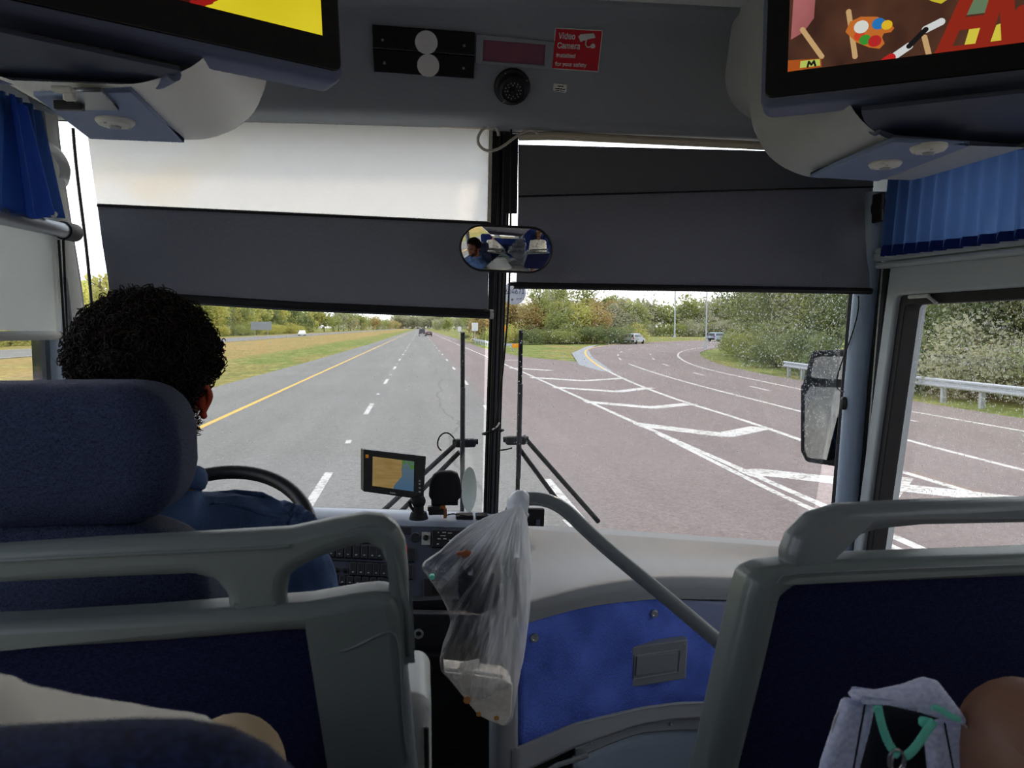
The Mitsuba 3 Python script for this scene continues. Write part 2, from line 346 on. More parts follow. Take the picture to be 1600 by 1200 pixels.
mark(ramp, 'edge_line', strip([q for q in cR if q[1] > -20], 0.15))
chev = [((1160, 741), (1190, 738), (1600, 783)), ((985, 662), (1131, 680), (1190, 668)), ((905, 627), (1020, 637), (1080, 631)), ((862, 605), (965, 612), (1015, 606)),
        ((815, 589), (912, 595), (973, 591)), ((770, 574), (815, 576), (862, 579)), ((772, 562), (808, 563), (812, 563))]
for k, c in enumerate(chev):
    q = gp(*c); mark(road, 'chevron_bar', strip(q, (0.62, 0.62, 0.6, 0.6, 0.6, 0.6, 0.5)[k]).intersection(sbox(5.5, 0, 40, 200)))
q = gp((1380, 775), (1425, 745), (1480, 760)); mark(ramp, 'chevron_bar', Polygon(gp((1380, 780), (1382, 742), (1428, 748), (1400, 785))).buffer(0))
mark(road, 'edge_line', strip(gp((888, 812), (960, 880)), 0.16))
for x in (-34.6, -46.0): mark(far_road, 'edge_line', strip([(x, -60), (x, 900)], 0.15))
for k in range(24): mark(far_road, 'lane_dash', sbox(-40.4, -40 + 12.2 * k, -40.26, -36.8 + 12.2 * k))

# ---- trees
def leaf(name, c): cloth('leaf_' + name, c, 0.75)
def leafcol(c1, c2):
    def fn(p, n, uv): return mikit.mix(c1, c2, mikit.smoothstep(0.3, 0.7, fb(p.x * 1.1, p.y * 1.1, p.z * 1.1))) * (0.75 + 0.5 * nz(p.x * 9, p.y * 9, p.z * 9))
    return mikit.proc(fn)
leaf('green', leafcol(lin(148, 158, 98), lin(174, 178, 114)))
leaf('yellow', leafcol(lin(182, 186, 108), lin(206, 198, 124)))
leaf('autumn', leafcol(lin(190, 164, 116), lin(186, 176, 120)))
leaf('dark', leafcol(lin(118, 132, 92), lin(144, 154, 108)))
leaf('grey', leafcol(lin(168, 172, 140), lin(186, 184, 154)))
pbr('bark', lin(96, 84, 70), 0.9, 0.1)
def crown(n, rx, rz, z0, lsize, seed, blobs=14, open_=0.0):
    """Leaves in clumps: blobs of leaves spread through an egg-shaped crown."""
    r = np.random.default_rng(seed)
    c = r.normal(size=(blobs, 3)); c /= np.linalg.norm(c, axis=1, keepdims=True)
    c *= (r.random((blobs, 1)) ** 0.4) * 0.72
    br = 0.30 + 0.25 * r.random(blobs)
    k = r.integers(0, blobs, n); d = r.normal(size=(n, 3)); d /= np.linalg.norm(d, axis=1, keepdims=True)
    p = c[k] + d * (br[k] * (1 - 0.5 * r.random(n) ** 2))[:, None]
    p = p * A(rx, rx, rz) + A(0, 0, z0)
    a = r.normal(size=(n, 3)); a /= np.linalg.norm(a, axis=1, keepdims=True)
    b = np.cross(a, r.normal(size=(n, 3))); b /= np.linalg.norm(b, axis=1, keepdims=True)
    s = lsize * (0.6 + 0.8 * r.random((n, 1)))
    V = np.stack([p - a * s, p + b * s * 0.55, p + a * s, p - b * s * 0.55], 1).reshape(-1, 3)
    i = np.arange(n)[:, None] * 4
    return TM(V, np.vstack([i + A(0, 1, 2).astype(int), i + A(0, 2, 3).astype(int)]))
def trunk(h, r0, seed):
    r = np.random.default_rng(seed); ms = []
    ctl = [(0, 0, -0.3), (0.06 * h * (r.random() - .5), 0.05 * h * (r.random() - .5), h * 0.5), (0.1 * h * (r.random() - .5), 0, h)]
    ms.append(tube(spline(ctl, 7), np.linspace(r0, r0 * 0.3, 7), 6))
    for k in range(6):
        z = h * (0.35 + 0.1 * k); a = r.random() * 6.28; l = h * 0.28
        ms.append(tube([(0, 0, z), (math.cos(a) * l * .5, math.sin(a) * l * .5, z + l * .35), (math.cos(a) * l, math.sin(a) * l, z + l * .8)], [r0 * .4, r0 * .25, r0 * .1], 4))
    return join(ms)
PROTO = {}
def proto(kind, variant):
    """Meshes of unit tree (1 m tall): (foliage, trunk)."""
    key = (kind, variant)
    if key not in PROTO:
        s = hash(kind) % 7 if False else {'round': 1, 'tall': 2, 'open': 3, 'bush': 4, 'cone': 5, 'far': 6, 'near': 7}[kind] * 10 + variant
        if kind == 'round': f = crown(4200, 0.40, 0.46, 0.52, 0.022, s, 22)
        if kind == 'tall': f = crown(3400, 0.26, 0.46, 0.53, 0.020, s, 20)
        if kind == 'open': f = crown(900, 0.24, 0.36, 0.68, 0.017, s, 12)
        if kind == 'bush': f = crown(3600, 0.62, 0.50, 0.42, 0.026, s, 18)
        if kind == 'near': f = crown(8500, 0.42, 0.47, 0.51, 0.0125, s, 34)
        if kind == 'far': f = crown(700, 0.42, 0.48, 0.50, 0.045, s, 16)
        if kind == 'cone':
            f = crown(1500, 0.2, 0.5, 0.5, 0.022, s, 16); v = f.vertices; w = np.clip(1.15 - v[:, 2:], 0.1, 1.2); v[:, :2] *= w; f.vertices = v
        PROTO[key] = (mikit.ply(f, None, False), mikit.ply(trunk(0.85, 0.02, s), None, True))
    return PROTO[key]
HUE = dict(green='green', yellow='yellow green', autumn='russet', dark='dark green', grey='grey green')
def tree(kind, leafm, x, y, h, label, group, wide=1.0, name='tree'):
    f, t = proto(kind, random.randrange(3)); k = thing(name, HUE[leafm] + ' ' + label if group else label, 'bush' if name == 'bush' else 'tree', group)
    M = T().translate([x, y, 0]).rotate([0, 0, 1], random.random() * 360).scale([h * wide, h * wide, h])
    scene[num(k + '__foliage')] = {**f, 'to_world': M, 'bsdf': {'type': 'ref', 'id': 'mat_leaf_' + leafm}}
    scene[num(k + '__trunk')] = {**t, 'to_world': M, 'bsdf': {'type': 'ref', 'id': 'mat_bark'}}
R_ = random.uniform
pick = random.choice
# stand inside the ramp's bend, straight ahead to the right
for k in range(26):
    x = 10.5 + k * 1.05 + R_(-.5, .5); y = 126 + R_(-6, 6) + abs(x - 24) * 0.6
    tree(pick(['round', 'tall', 'round']), pick(['autumn', 'autumn', 'green', 'yellow', 'grey']), x, y, R_(6.4, 8.6), 'leafy tree in the thicket between highway and exit ramp', 'trees between highway and ramp', 1.15)
for k in range(14):
    tree('bush', pick(['green', 'yellow', 'green', 'dark']), 11 + k * 1.75 + R_(-.5, .5), 116 + R_(-2, 4), R_(2.4, 3.8), 'low bush at the foot of the thicket between highway and ramp', 'bushes between highway and ramp', 1.3, 'bush')
for px, y, h in ((842, 128, 10.2), (918, 130, 12.4), (880, 134, 12.0)):
    tree('open', 'green', az(px, 530, 0)[0] / az(px, 530, 0)[1] * y, y, h, {842: 'thin open crowned tree rising behind the round window sticker', 918: 'tallest open crowned tree standing above the roadside thicket', 880: 'tall open crowned tree in the middle of the thicket top'}[px], None, 1.1)
tree('cone', 'dark', 34.2, 128, 8.2, 'single dark green conifer at the right end of the thicket', None, 1.3, 'conifer')
# tree line behind the ramp
for k in range(64):
    x = 44 + k * 2.1 + R_(-1.5, 1.5); y = 232 + R_(-12, 14)
    tree('far' if k % 2 else 'tall', pick(['grey', 'green', 'grey', 'yellow', 'green']), x, y, R_(9.5, 13.0), 'distant tree in the line beyond the curving ramp', 'distant trees behind the ramp', 1.1)
for k in range(44):
    tree('bush', pick(['grey', 'green', 'grey']), 44 + k * 2.7 + R_(-1, 1), 214 + R_(-3, 3), R_(4.2, 6.4), 'undergrowth below the distant tree line behind the ramp', 'undergrowth behind the ramp', 1.2, 'bush')
# clump on the inner bank, right of the far SUV
for k in range(28):
    t = k / 27; x = 22.5 + 9.5 * (1 - t) + R_(0, 5.5); y = 72 - 44 * t + R_(-2, 2)
    tree('near', pick(['green', 'dark', 'grey', 'green']), x + 1.5, y, R_(8.5, 11.5), 'dense tree on the right bank seen behind the outside mirror', 'trees on the right bank', 1.2)
for k in range(10):
    t = k / 9; tree('bush', pick(['green', 'dark', 'green']), 20.6 + 8 * (1 - t) ** 1.5 + R_(-.5, .5), 66 - 34 * t, R_(2.2, 3.4), 'bush at the edge of the right bank', 'bushes on the right bank', 1.2, 'bush')
# trees behind the guardrail, through the side window
for k in range(34):
    tree('near', pick(['grey', 'dark', 'autumn', 'yellow', 'grey']), 22.5 + R_(0, 6) + (k % 2) * 4, -4 + k * 1.06, R_(7.0, 10.5), 'tall roadside tree behind the guardrail in the right side window', 'trees behind the guardrail', 1.2)
for k in range(20):
    tree('bush', pick(['dark', 'grey', 'green', 'dark']), 19.6 + R_(0, 1.5), -2 + k * 1.7, R_(2.2, 3.6), 'bush behind the guardrail in the right side window', 'bushes behind the guardrail', 1.25, 'bush')
# left side, beyond the opposite carriageway
for k in range(84):
    y = 40 + k * 5.2 + R_(-3, 3)
    tree(pick(['round', 'far', 'round']) if y < 300 else 'far', pick(['green', 'yellow', 'green', 'yellow', 'dark']), -61 - R_(0, 9), y, R_(10.5, 16.0), 'leafy tree in the wood beyond the opposite carriageway', 'trees on the left side', 1.15)
for k in range(34):
    y = 90 + k * 9 + R_(-2, 2)
    tree('bush', pick(['yellow', 'yellow', 'green']), -54.5 - R_(0, 3), y, R_(3.0, 5.2), 'shrub edging the left wood', 'shrubs on the left side', 1.35, 'bush')
for k in range(40):
    tree('far', pick(['grey', 'green', 'autumn']), -58 + k * 0.4 + R_(-3, 3), 470 + k * 32, R_(11, 17), 'far tree lining the left of the highway towards the horizon', 'far trees on the left', 1.3)
for k in range(26):
    tree('far', pick(['grey', 'green', 'grey']), 22 + R_(-3, 8) - k * 0.15, 150 + k * 34, R_(9, 14), 'far tree lining the right of the highway towards the horizon', 'far trees on the right', 1.2)
for k in range(26):
    tree('far', 'grey', -46 + k * 4.2 + R_(-2, 2), 1560 + R_(0, 120), R_(22, 38), 'tree closing the view at the horizon', 'trees at the horizon', 1.4)
tree('bush', 'dark', 9.6, 160, 1.4, 'small dark bush alone on the right verge of the highway', None, 1.4, 'bush')

# ---- guardrails
def wbeam(path, z, w=0.31):
    prof = [(0.0, -w / 2), (-.04, -w * .36), (-.04, -w * .22), (0.02, -w * .06), (0.02, w * .06), (-.04, w * .22), (-.04, w * .36), (0.0, w / 2)]
    p = np.asarray(path, float); t = np.gradient(p, axis=0); t /= np.linalg.norm(t, axis=1, keepdims=True); nrm = np.stack([t[:, 1], -t[:, 0]], 1)
    P = np.array([[[p[i, 0] + nrm[i, 0] * a, p[i, 1] + nrm[i, 1] * a, z + b] for a, b in prof] for i in range(len(p))])
    return grid(P, np.concatenate([nrm, nrm[:, :1] * 0], 1)[:, None] * 0.01)
g = thing('guardrail', 'long galvanised guardrail along the ramp in the right side window', 'guardrail')
gpath = curve([(17.4, -30), (17.4, 8), (17.5, 20), (17.9, 30), (18.8, 38)], 40)
part(g, 'beam', wbeam(gpath, 0.62), 'mat_galvanised', 40)
for y in np.arange(-10, 38, 1.9):
    x = float(np.interp(y, gpath[:, 1], gpath[:, 0]))
    part(g, 'post', bx((x + .05, y - .06, -.1), (x + .2, y + .06, .74)), 'mat_galvanised', False)
g = thing('guardrail', 'short guardrail with an orange end marker left of the thicket', 'guardrail')
gpath = curve([(8.9, 131), (8.9, 100), (9.1, 90), (10.2, 83)], 24)
part(g, 'beam', wbeam(gpath, 0.62), 'mat_galvanised', 40)
for y in np.arange(84, 130, 3.8):
    x = float(np.interp(y, gpath[::-1, 1], gpath[::-1, 0])); part(g, 'post', bx((x + .05, y - .06, -.1), (x + .2, y + .06, .74)), 'mat_galvanised', False)
pbr('orange', lin(245, 160, 40), 0.5, 0.3)
pbr('signwhite', lin(222, 226, 230), 0.5, 0.3)
pbr('signback', lin(150, 156, 160), 0.5, 0.3)
part(g, 'end_marker', rbox((10.35, 82.7, 0.55), (0.9, 0.06, 0.45), 0.02), 'mat_orange', label='orange end marker')
# ---- signs and lamp posts
def sign(px, y, h, w, hh, mt, label, z0=None):
    d = ray(px, 512); x = d[0] / d[1] * y; k = thing('road_sign', label, 'sign')
    part(k, 'board', rbox((x, y, h), (w, 0.05, hh), 0.02), mt)
    for s in ((-.3, .3) if w > 2 else (0,)): part(k, 'post', bx((x + s * w - .05, y + .05, -.1), (x + s * w + .05, y + .13, h + hh * .4)), 'mat_galvanised', False)
    return k, x
sign(742, 120, 2.62, 1.0, 1.3, 'mat_signwhite', 'white roadside sign just left of the centre post')
sign(718, 150, 2.2, 0.75, 0.95, 'mat_signwhite', 'smaller white sign left of the first white sign')
k, x = sign(785.5, 105, 2.35, 0.95, 0.95, 'mat_orange', 'orange diamond warning sign right of the centre post')
sign(408, 195, 2.95, 5.0, 2.0, 'mat_signback', 'wide grey back of a sign in front of the left wood')
for px, py, top, lab in ((1054, 527, 430, 'left and farther of the two tall thin lamp posts beside the ramp'), (1103, 545, 430, 'right and nearer of the two tall thin lamp posts beside the ramp')):
    p = az(px, py, 0); k = thing('lamp_post', lab, 'lamp post'); s = p[1] / 100
    part(k, 'pole', cyl(p - A(0, 0, .2), p + A(0, 0, 13.5), 0.11 * s, 10, 0.07 * s), 'mat_galvanised')
    part(k, 'base', cyl(p - A(0, 0, .2), p + A(0, 0, .45), 0.2 * s, 10), 'mat_galvanised')
    part(k, 'lamp_head', rbox(p + A(-1.0, 0, 13.5), (1.4, .3, .18), .06), 'mat_signback')
# ---- vehicles
pbr('carglass', lin(24, 28, 34), 0.1, 0.6)
pbr('tyre', lin(24, 24, 25), 0.8, 0.2)
pbr('taillight', lin(170, 24, 26), 0.3, 0.5)
pbr('plate', lin(210, 210, 200), 0.5, 0.3)
for n_, c in (('silver', (176, 182, 190)), ('blue', (150, 168, 190)), ('white', (226, 228, 230)), ('darkcar', (44, 52, 66)), ('maroon', (70, 48, 50))):
    pbr('car_' + n_, lin(*c), 0.25, 0.5, clearcoat=0.6)
def car(x, y, ang, paint, label, cat='car', L=4.5, W=1.85, H=1.65, pickup=False):
    """A vehicle seen from behind: nose along +y before turning."""
    k = thing('suv' if cat == 'SUV' else 'pickup_truck' if pickup else 'car', label, cat)
    hx = W / 2
    body = np.array([(-L / 2, .35), (-L / 2, .80), (-L / 2 + .05, 1.0), (L * .22, 1.02), (L * .46, .88), (L / 2, .68), (L / 2, .35)])
    def loft(prof, w0, w1, zs):
        P = []
        for s in (-1, -.9, .9, 1):
            sh = 0.05 if abs(s) == 1 else 0
            P.append([(s * (w0 + (w1 - w0) * np.clip((z - zs[0]) / (zs[1] - zs[0]), 0, 1)), y_ * (1 - sh * .5), z - sh * .4 * (z > .9)) for y_, z in prof])
        P = np.array(P); a = grid(P); c = [TM(P[q], trimesh.creation.triangulate_polygon(Polygon(P[q][:, 1:]), engine='earcut')[1]) for q in (0, -1)]
        return join([a] + c)
    bm = loft(np.vstack([body, body[:1]]), hx, hx, (0, 1))
    cab = np.array([(-L * .10 if pickup else -L * .48, 1.0), (-L * .08 if pickup else -L * .40, H - .05), (-L * .05 if pickup else -L * .35, H), (L * .06, H), (L * .12, H - .06), (L * .27, 1.0)])
    cm = loft(np.vstack([cab, cab[:1]]), hx * .97, hx * .76, (1.0, H))
    M = T().translate([x, y, 0]).rotate([0, 0, 1], ang)
    def p_(n, m, mt, sm=30): part(k, n, m, mt, sm, to_world=M)
    p_('body', bm, paint); p_('cabin', cm, paint)
    rear = cab[0][0]; zt = H - .18
    p_('rear_window', TM([(-hx * .80, rear + .00 - .02, 1.08), (hx * .80, rear - .02, 1.08), (hx * .68, rear + (cab[1][0] - rear) * .8 - .02, zt), (-hx * .68, rear + (cab[1][0] - rear) * .8 - .02, zt)], [(0, 1, 2), (0, 2, 3)]), 'mat_carglass', False)
    for s in (-1, 1):
        q = [(s * (hx * .955 + .01), rear + .3, 1.08), (s * (hx * .955 + .01), L * .22, 1.08), (s * (hx * .80 + .01), L * .09, zt), (s * (hx * .80 + .01), cab[1][0] + .15, zt)]
        p_('side_window', TM(q, [(0, 1, 2), (0, 2, 3)]), 'mat_carglass', False)
        p_('taillight', rbox((s * hx * .86, -L / 2 + .02, .92), (.2, .08, .26), .02), 'mat_taillight')
        for yy in (-L * .30, L * .31):
            p_('wheel', lathe([(.0, -.11), (.28, -.11), (.34, -.06), (.34, .06), (.28, .11), (.0, .11)], (s * (hx - .1), yy, .34), (1, 0, 0), 18), 'mat_tyre')
    p_('bumper', rbox((0, -L / 2 - .02, .48), (W * .96, .14, .24), .05), 'mat_tyre' if paint != 'mat_car_darkcar' else 'mat_galvanised')
    p_('licence_plate', rbox((0, -L / 2 - .02, .80), (.42, .03, .2), .01), 'mat_plate')
    return k
p = az(991, 537.5, 0); car(p[0], p[1], -38, 'mat_car_silver', 'silver SUV driving on the curving ramp left of the lamp posts', 'SUV')
p = az(1122, 533.5, 0); car(p[0], p[1], -58, 'mat_car_blue', 'pale blue SUV farther round the ramp right of the lamp posts', 'SUV')
p = az(659, 523, 0); car(p[0], 232, 0, 'mat_car_darkcar', 'dark pickup truck far ahead on the highway', 'pickup truck', 5.4, 2.0, 2.15, True)
p = az(668, 523.5, 0); car(2.6, 226, 0, 'mat_car_maroon', 'dark low car ahead beside the pickup truck', 'car', 4.6, 1.8, 1.4)
p = az(517, 524, 0); car(-36.5, 246, 180, 'mat_car_white', 'white car on the opposite carriageway beyond the median', 'car', 4.6, 1.85, 1.7)
# ================================================================== THE BUS: SHELL
XL, XR, XC, FLOOR, CEIL = -0.98, 1.44, 0.235, 1.38, 3.34
def yz(pts): return Polygon(pts)
# floor, ceiling, side walls with window openings, rear wall
struct('floor', bx((XL - .1, -7.2, FLOOR - .08), (XR + .1, 1.32, FLOOR)), pbr('floor', lin(112, 114, 118), 0.7, 0.2), 'dark vinyl floor of the coach')
struct('floor_front', bx((XL - .1, 1.32, 1.0), (XR + .1, 2.75, 1.08)), 'mat_floor', 'lower floor of the driver area and entry steps')
struct('riser', bx((XL - .1, 1.30, 1.0), (XR + .1, 1.32, FLOOR)), 'mat_shell_dark', 'riser between the saloon floor and the driver area')
struct('ceiling', bx((XL - .1, -7.2, CEIL), (XR + .1, 2.2, CEIL + .06)), pbr('ceiling', lin(206, 206, 202), 0.7, 0.2), 'pale grey ceiling of the coach')
struct('wall_back', bx((XL - .1, -7.25, FLOOR), (XR + .1, -7.2, CEIL)), 'mat_shell', 'rear wall of the coach')
gR = ax(1420, 468, XR); gRb = ax(1366, 858, XR)
slope = (gRb[1] - gR[1]) / (gR[2] - gRb[2])
def yfrontR(z): return gR[1] + (gR[2] - z) * slope
WT = gR[2]
win_R = [Polygon([(0.35, WT), (yfrontR(WT), WT), (yfrontR(1.70), 1.70), (0.35, 1.70)])] + [rounded(Polygon([(.35, 2.735), (2.06, 2.735), (1.98, 3.0), (.35, 3.0)]), .02)] + [sbox(y0, 1.80, y0 + 1.55, 3.06) for y0 in (-1.27, -2.87, -4.47, -6.07)]
wallR = Polygon([(-7.2, FLOOR - .3), (2.52, FLOOR - .3), (2.52, 1.6), (2.10 + .30, CEIL), (-7.2, CEIL)])
struct('wall_right', xplate(wallR.difference(unary_union([rounded(w, .02) for w in win_R])), XR, 0.06, 0.0), pbr('wallgrey', lin(160, 167, 172), 0.5, 0.35), 'right side wall of the coach with its windows')
win_L = [unary_union([sbox(.9, 2.0, 2.125, 2.98), sbox(.9, 2.0, 2.258, 2.60)])] + [sbox(y0, 1.80, y0 + 1.55, 3.06) for y0 in (-0.76, -2.36, -3.96, -5.56)]
struct('wall_left', xplate(wallR.difference(unary_union([rounded(w, .02) for w in win_L] + [sbox(2.20, 2.64, 2.6, 3.2), sbox(2.318, 1.9, 2.6, 3.2)])), XL - .06, 0.06, 0.0), 'mat_wallgrey', 'left side wall of the coach with its windows')
for k, w in enumerate(win_R[1:]): struct(f'window_{k + 5}', xplate(w.buffer(.01), XR + .03, .004, 0), 'mat_sideglass', 'right side window, upper light or behind the first row', smooth=False)
for k, w in enumerate(win_L[1:]): struct(f'window_{k + 12}', xplate(w.buffer(.01), XL - .03, .004, 0), 'mat_sideglass', 'left side window behind the driver', smooth=False)
# windscreen: two panes either side of the centre post, raked and slightly curved
def yg(z, x): return 2.37 + (3.15 - z) * 0.25 - 0.05 * ((x - XC) / 1.1) ** 2
def pane(x0, x1, z0, z1): return grid(np.array([[[x, yg(z, x), z] for x in np.linspace(x0, x1, 14)] for z in np.linspace(z0, z1, 10)]))
struct('window_1', pane(XL + .0, XC - .02, 1.62, 3.2), 'mat_glass', 'left windscreen pane in front of the driver', smooth=True)
struct('window_2', pane(XC + .02, XR - .0, 1.62, 3.2), 'mat_glass', 'right windscreen pane', smooth=True)
struct('window_3', xplate(win_R[0].buffer(.01), XR + .03, .004, 0), 'mat_sideglass', 'right front side window spotted with rain', smooth=False)
struct('window_4', xplate(win_L[0].buffer(.01), XL - .03, .004, 0), 'mat_sideglass', 'driver side window under a roller shade', smooth=False)
# front wall below the windscreen (outside skin) and apron
struct('wall_front', bx((XL - .1, 2.74, 0.7), (XR + .1, 2.80, 1.66)), 'mat_wallgrey', 'front wall of the coach below the windscreen')

# ---- overhead header panel above the windscreen: a rolled profile swept from side to side
def header_profile():
    return [(2.30, 3.075), (2.17, 3.068), (2.135, 3.078), (2.115, 3.10), (2.06, 3.18), (2.008, 3.250), (1.988, 3.278), (1.965, 3.292), (1.935, 3.296), (1.925, 3.335)]
pf = spline(header_profile(), 30)
struct('header_panel', grid(np.array([[[x, y, z + (0.012 * ((x - 0.05) / .6) ** 2 if i < 12 else 0) * -0.2 + (.395 - x) * 0.0] for i, (y, z) in enumerate(pf)] for x in np.linspace(-1.0, 1.46, 24)]), (0, .02, .02)), 'mat_header', 'dark grey header panel above the windscreen', smooth=True)
# ceiling hatch recess, pale, behind the header
hatch = rounded(Polygon([(-.25, 1.2), (.80, 1.2), (.83, 2.02), (-.25, 2.02)]), .08)
struct('ceiling_panel', bevel(hatch, .02, .006, (0, 0, 3.308), (1, 0, 0), (0, 1, 0), (0, 0, 1)), 'mat_ceiling', 'pale ceiling panel with rounded corners above the header')

# ---- overhead consoles either side (rounded pods) with blue grey service panels
def pod(name, side, xin, xout, zb, mtl, label):
    """Pod end: the cross section x-z swept forward, its front end and inner lower edge well rounded."""
    s = side; prof = [(xout, 3.20), (xout, zb + .05), (xout - s * .02, zb + .012), (xout - s * .06, zb)]
    prof += [(xin + s * .165 * (1 - math.sin(t)), zb + .17 * (1 - math.cos(t))) for t in np.linspace(0, math.pi / 2, 14)] + [(xin - s * .012, zb + .30), (xin - s * .012, CEIL)]
    prof = np.array(prof); rows = []
    for y, g_ in ((1.25, 0), (1.60, 0), (1.78, 0), (1.84, .002), (1.862, .010), (1.878, .028), (1.89, .06), (1.90, .13), (2.05, .20), (2.2, .22)):
        p = prof.copy(); p[:, 1] = np.maximum(p[:, 1], np.minimum(zb + g_ + (p[:, 1] - zb) * .85, 3.33)) if g_ else p[:, 1]
        k = 10; 
        tvl = lambda x: 1.592 + (x + .142) * .598 if s < 0 else 1.528 - (x - .69) * .588
        rows.append([[q[0], max(y, tvl(q[0]) + .11 if q[1] > zb + .10 else max(1.434 if s < 0 else 1.475, tvl(q[0]) + .025)), q[1]] for q in p])
    return struct(name, grid(np.array(rows)), mtl, label, smooth=True)
struct_podL = pod('trim_1', -1, -0.345, -0.745, 2.92, 'mat_shell', 'pale grey rounded overhead console on the left')
struct_podR = pod('trim_2', 1, 0.825, 1.30, 2.87, 'mat_shell_dark', 'grey rounded overhead console on the right')
# luggage bins running back along both sides
for nm, x0, x1, z0, side in (('trim_3', XL, -0.76, 2.95, -1), ('trim_4', 1.16, XR, 2.93, 1)):
    xi, xo = (x1, x0) if side < 0 else (x0, x1)
    P = rounded(Polygon([(xo, z0), (xi, z0), (xi, 3.38), (xo, 3.38)]), .05)
    struct(nm, bevel(P, 8.1, .03, (0, -7.0, 0), (1, 0, 0), (0, 0, 1), (0, 1, 0)), 'mat_bin', 'dark blue luggage bin running back along the ' + ('left' if side < 0 else 'right'), smooth=40)
for nm, Z, pts, lip, sd in (('trim_17', 2.935, ((-80, 36), (0, 50), (288, 112), (289, 96), (284, 108), (270, 122), (250, 130), (225, 133), (100, 128), (0, 121), (-80, 114)), ((-80, 116), (0, 123), (100, 129), (225, 134), (252, 130), (272, 119)), 'left'),
                           ('trim_18', 2.895, ((1346, 178), (1350, 190), (1362, 203), (1392, 213), (1480, 220), (1600, 228), (1690, 232), (1690, 132), (1600, 145), (1346, 173)), ((1366, 204), (1392, 213), (1480, 220), (1600, 228), (1690, 232)), 'right')):
    pl = Polygon([tuple(az(x, y, Z)[:2]) for x, y in pts]).buffer(0)
    kq = struct(nm, bevel(pl, .008, .002, (0, 0, Z), (1, 0, 0), (0, 1, 0), (0, 0, 1)), 'mat_bin', 'dark underside panel of the cabinet behind the %s monitor' % sd)
    part(kq, 'lip', tube([az(x, y, Z) - A(0, 0, -.004) for x, y in lip], .013, 10), 'mat_tvcase')
def disc_on(z, px, py, name, label, r=.036):
    p = az(px, py, z); k = thing(name, label, 'lamp', None)
    part(k, 'rim', lathe([(0, -.012), (r * .6, -.012), (r * .86, -.010), (r, -.004), (r, .002)], p, (0, 0, 1), 32), 'mat_white')
    part(k, 'lens', lathe([(0, -.0155), (r * .30, -.015), (r * .34, -.011)], p, (0, 0, 1), 20), 'mat_signback')
    for a in (0.6, 2.4, 4.3): part(k, 'screw', lathe([(0, -.0125), (.003, -.0123), (.0034, -.009)], p + A(math.cos(a) * r * .74, math.sin(a) * r * .74, 0), (0, 0, 1), 8), 'mat_shell_dark')
    return k
spL = Polygon([tuple(az(x, y, 2.92)[:2]) for x, y in ((52, 143), (140, 211), (288, 217), (205, 136))])
k = thing('service_panel', 'blue grey service panel with a lamp and metal hatch under the left console', 'panel')
part(k, 'plate', bevel(spL, .012, .003, (0, 0, 2.911), (1, 0, 0), (0, 1, 0), (0, 0, 1)), 'mat_service')
hp = Polygon([tuple(az(x, y, 2.905)[:2]) for x, y in ((112, 142), (158, 142), (186, 171), (118, 170))])
part(k, 'hatch', bevel(hp, .008, .002, (0, 0, 2.903), (1, 0, 0), (0, 1, 0), (0, 0, 1)), 'mat_aluminium', label='small bare metal hatch')
q = az(98, 140, 2.90); part(k, 'bracket', join([rbox(q, (.035, .018, .010), .004), rbox(q + A(.008, .006, -.010), (.020, .012, .014), .004)]), 'mat_white', label='clear plastic bracket')
q = az(108, 165, 2.90); part(k, 'clip', rbox(q, (.05, .016, .016), .003), 'mat_black')
disc_on(2.911, 180, 188, 'reading_lamp', 'round white reading lamp under the left console')
spR = Polygon([tuple(az(x, y, 2.87)[:2]) for x, y in ((1266, 271), (1372, 278), (1515, 222), (1396, 215))])
k = thing('service_panel', 'blue service panel with two round lamps under the right console', 'panel')
part(k, 'plate', bevel(spR, .012, .003, (0, 0, 2.861), (1, 0, 0), (0, 1, 0), (0, 0, 1)), 'mat_service')
disc_on(2.861, 1383, 254, 'reading_lamp', 'front left one of two round white lamps under the right console', .034)
disc_on(2.861, 1451, 229, 'reading_lamp', 'rear right one of two round white lamps under the right console', .034)

# ---- television monitors
def tv(name, P0, inward, side, label, shot):
    """P0: lower inner corner of the front face; inward: unit direction along the lower edge, away from the aisle."""
    k = thing(name, label, 'monitor'); D = unit(inward); N = unit(np.cross(D, (0, 0, 1))) * 1.0
    if np.dot(N, EYE - P0) < 0: N = -N
    U, Z = D, A(0, 0, 1)
    tilt = math.radians(4); Zt = unit(Z + N * -math.tan(tilt)); Nt = unit(np.cross(U, Zt)); Nt = Nt if np.dot(Nt, N) > 0 else -Nt
    pl = rounded(sbox(0, 0, .80, .48), .022)
    part(k, 'casing', bevel(pl, .085, .02, P0 - Nt * .0, U, Zt, -Nt), 'mat_tvcase')
    def uv(px, py): q = hit(px, py, P0, Nt) - P0; return float(q @ U), float(q @ Zt)
    part(k, 'bezel', bevel(rounded(sbox(.010, .018, .79, .47), .015), .006, .002, P0 + Nt * .004, U, Zt, -Nt), 'mat_screenblack')
    return k, U, Zt, Nt, uv
def lit(name, fn, scale): 
    def f(p, n, uv): return fn(uv) * (scale / 2.0 ** exposure)
    return mikit.proc(f)
kL, U, Zt, Nt, uv = tv('monitor', A(-.142, 1.592, 2.985), (-.858, -.513, 0), -1, 'black ceiling monitor on the left showing a yellow picture', None)
(u0, v0), (u1, v1) = uv(502, 57), uv(310, -2)
def quad(P0, U, V, N, u0, v0, w, h):
    a = P0 + U * u0 + V * v0 + N * .0055; q = [a, a + U * w, a + U * w + V * h, a + V * h]
    f = [(0, 1, 2), (0, 2, 3)] if np.dot(np.cross(U, V), N) > 0 else [(0, 2, 1), (0, 3, 2)]
    return TM(q, f), [(0, 0), (1, 0), (1, 1), (0, 1)]
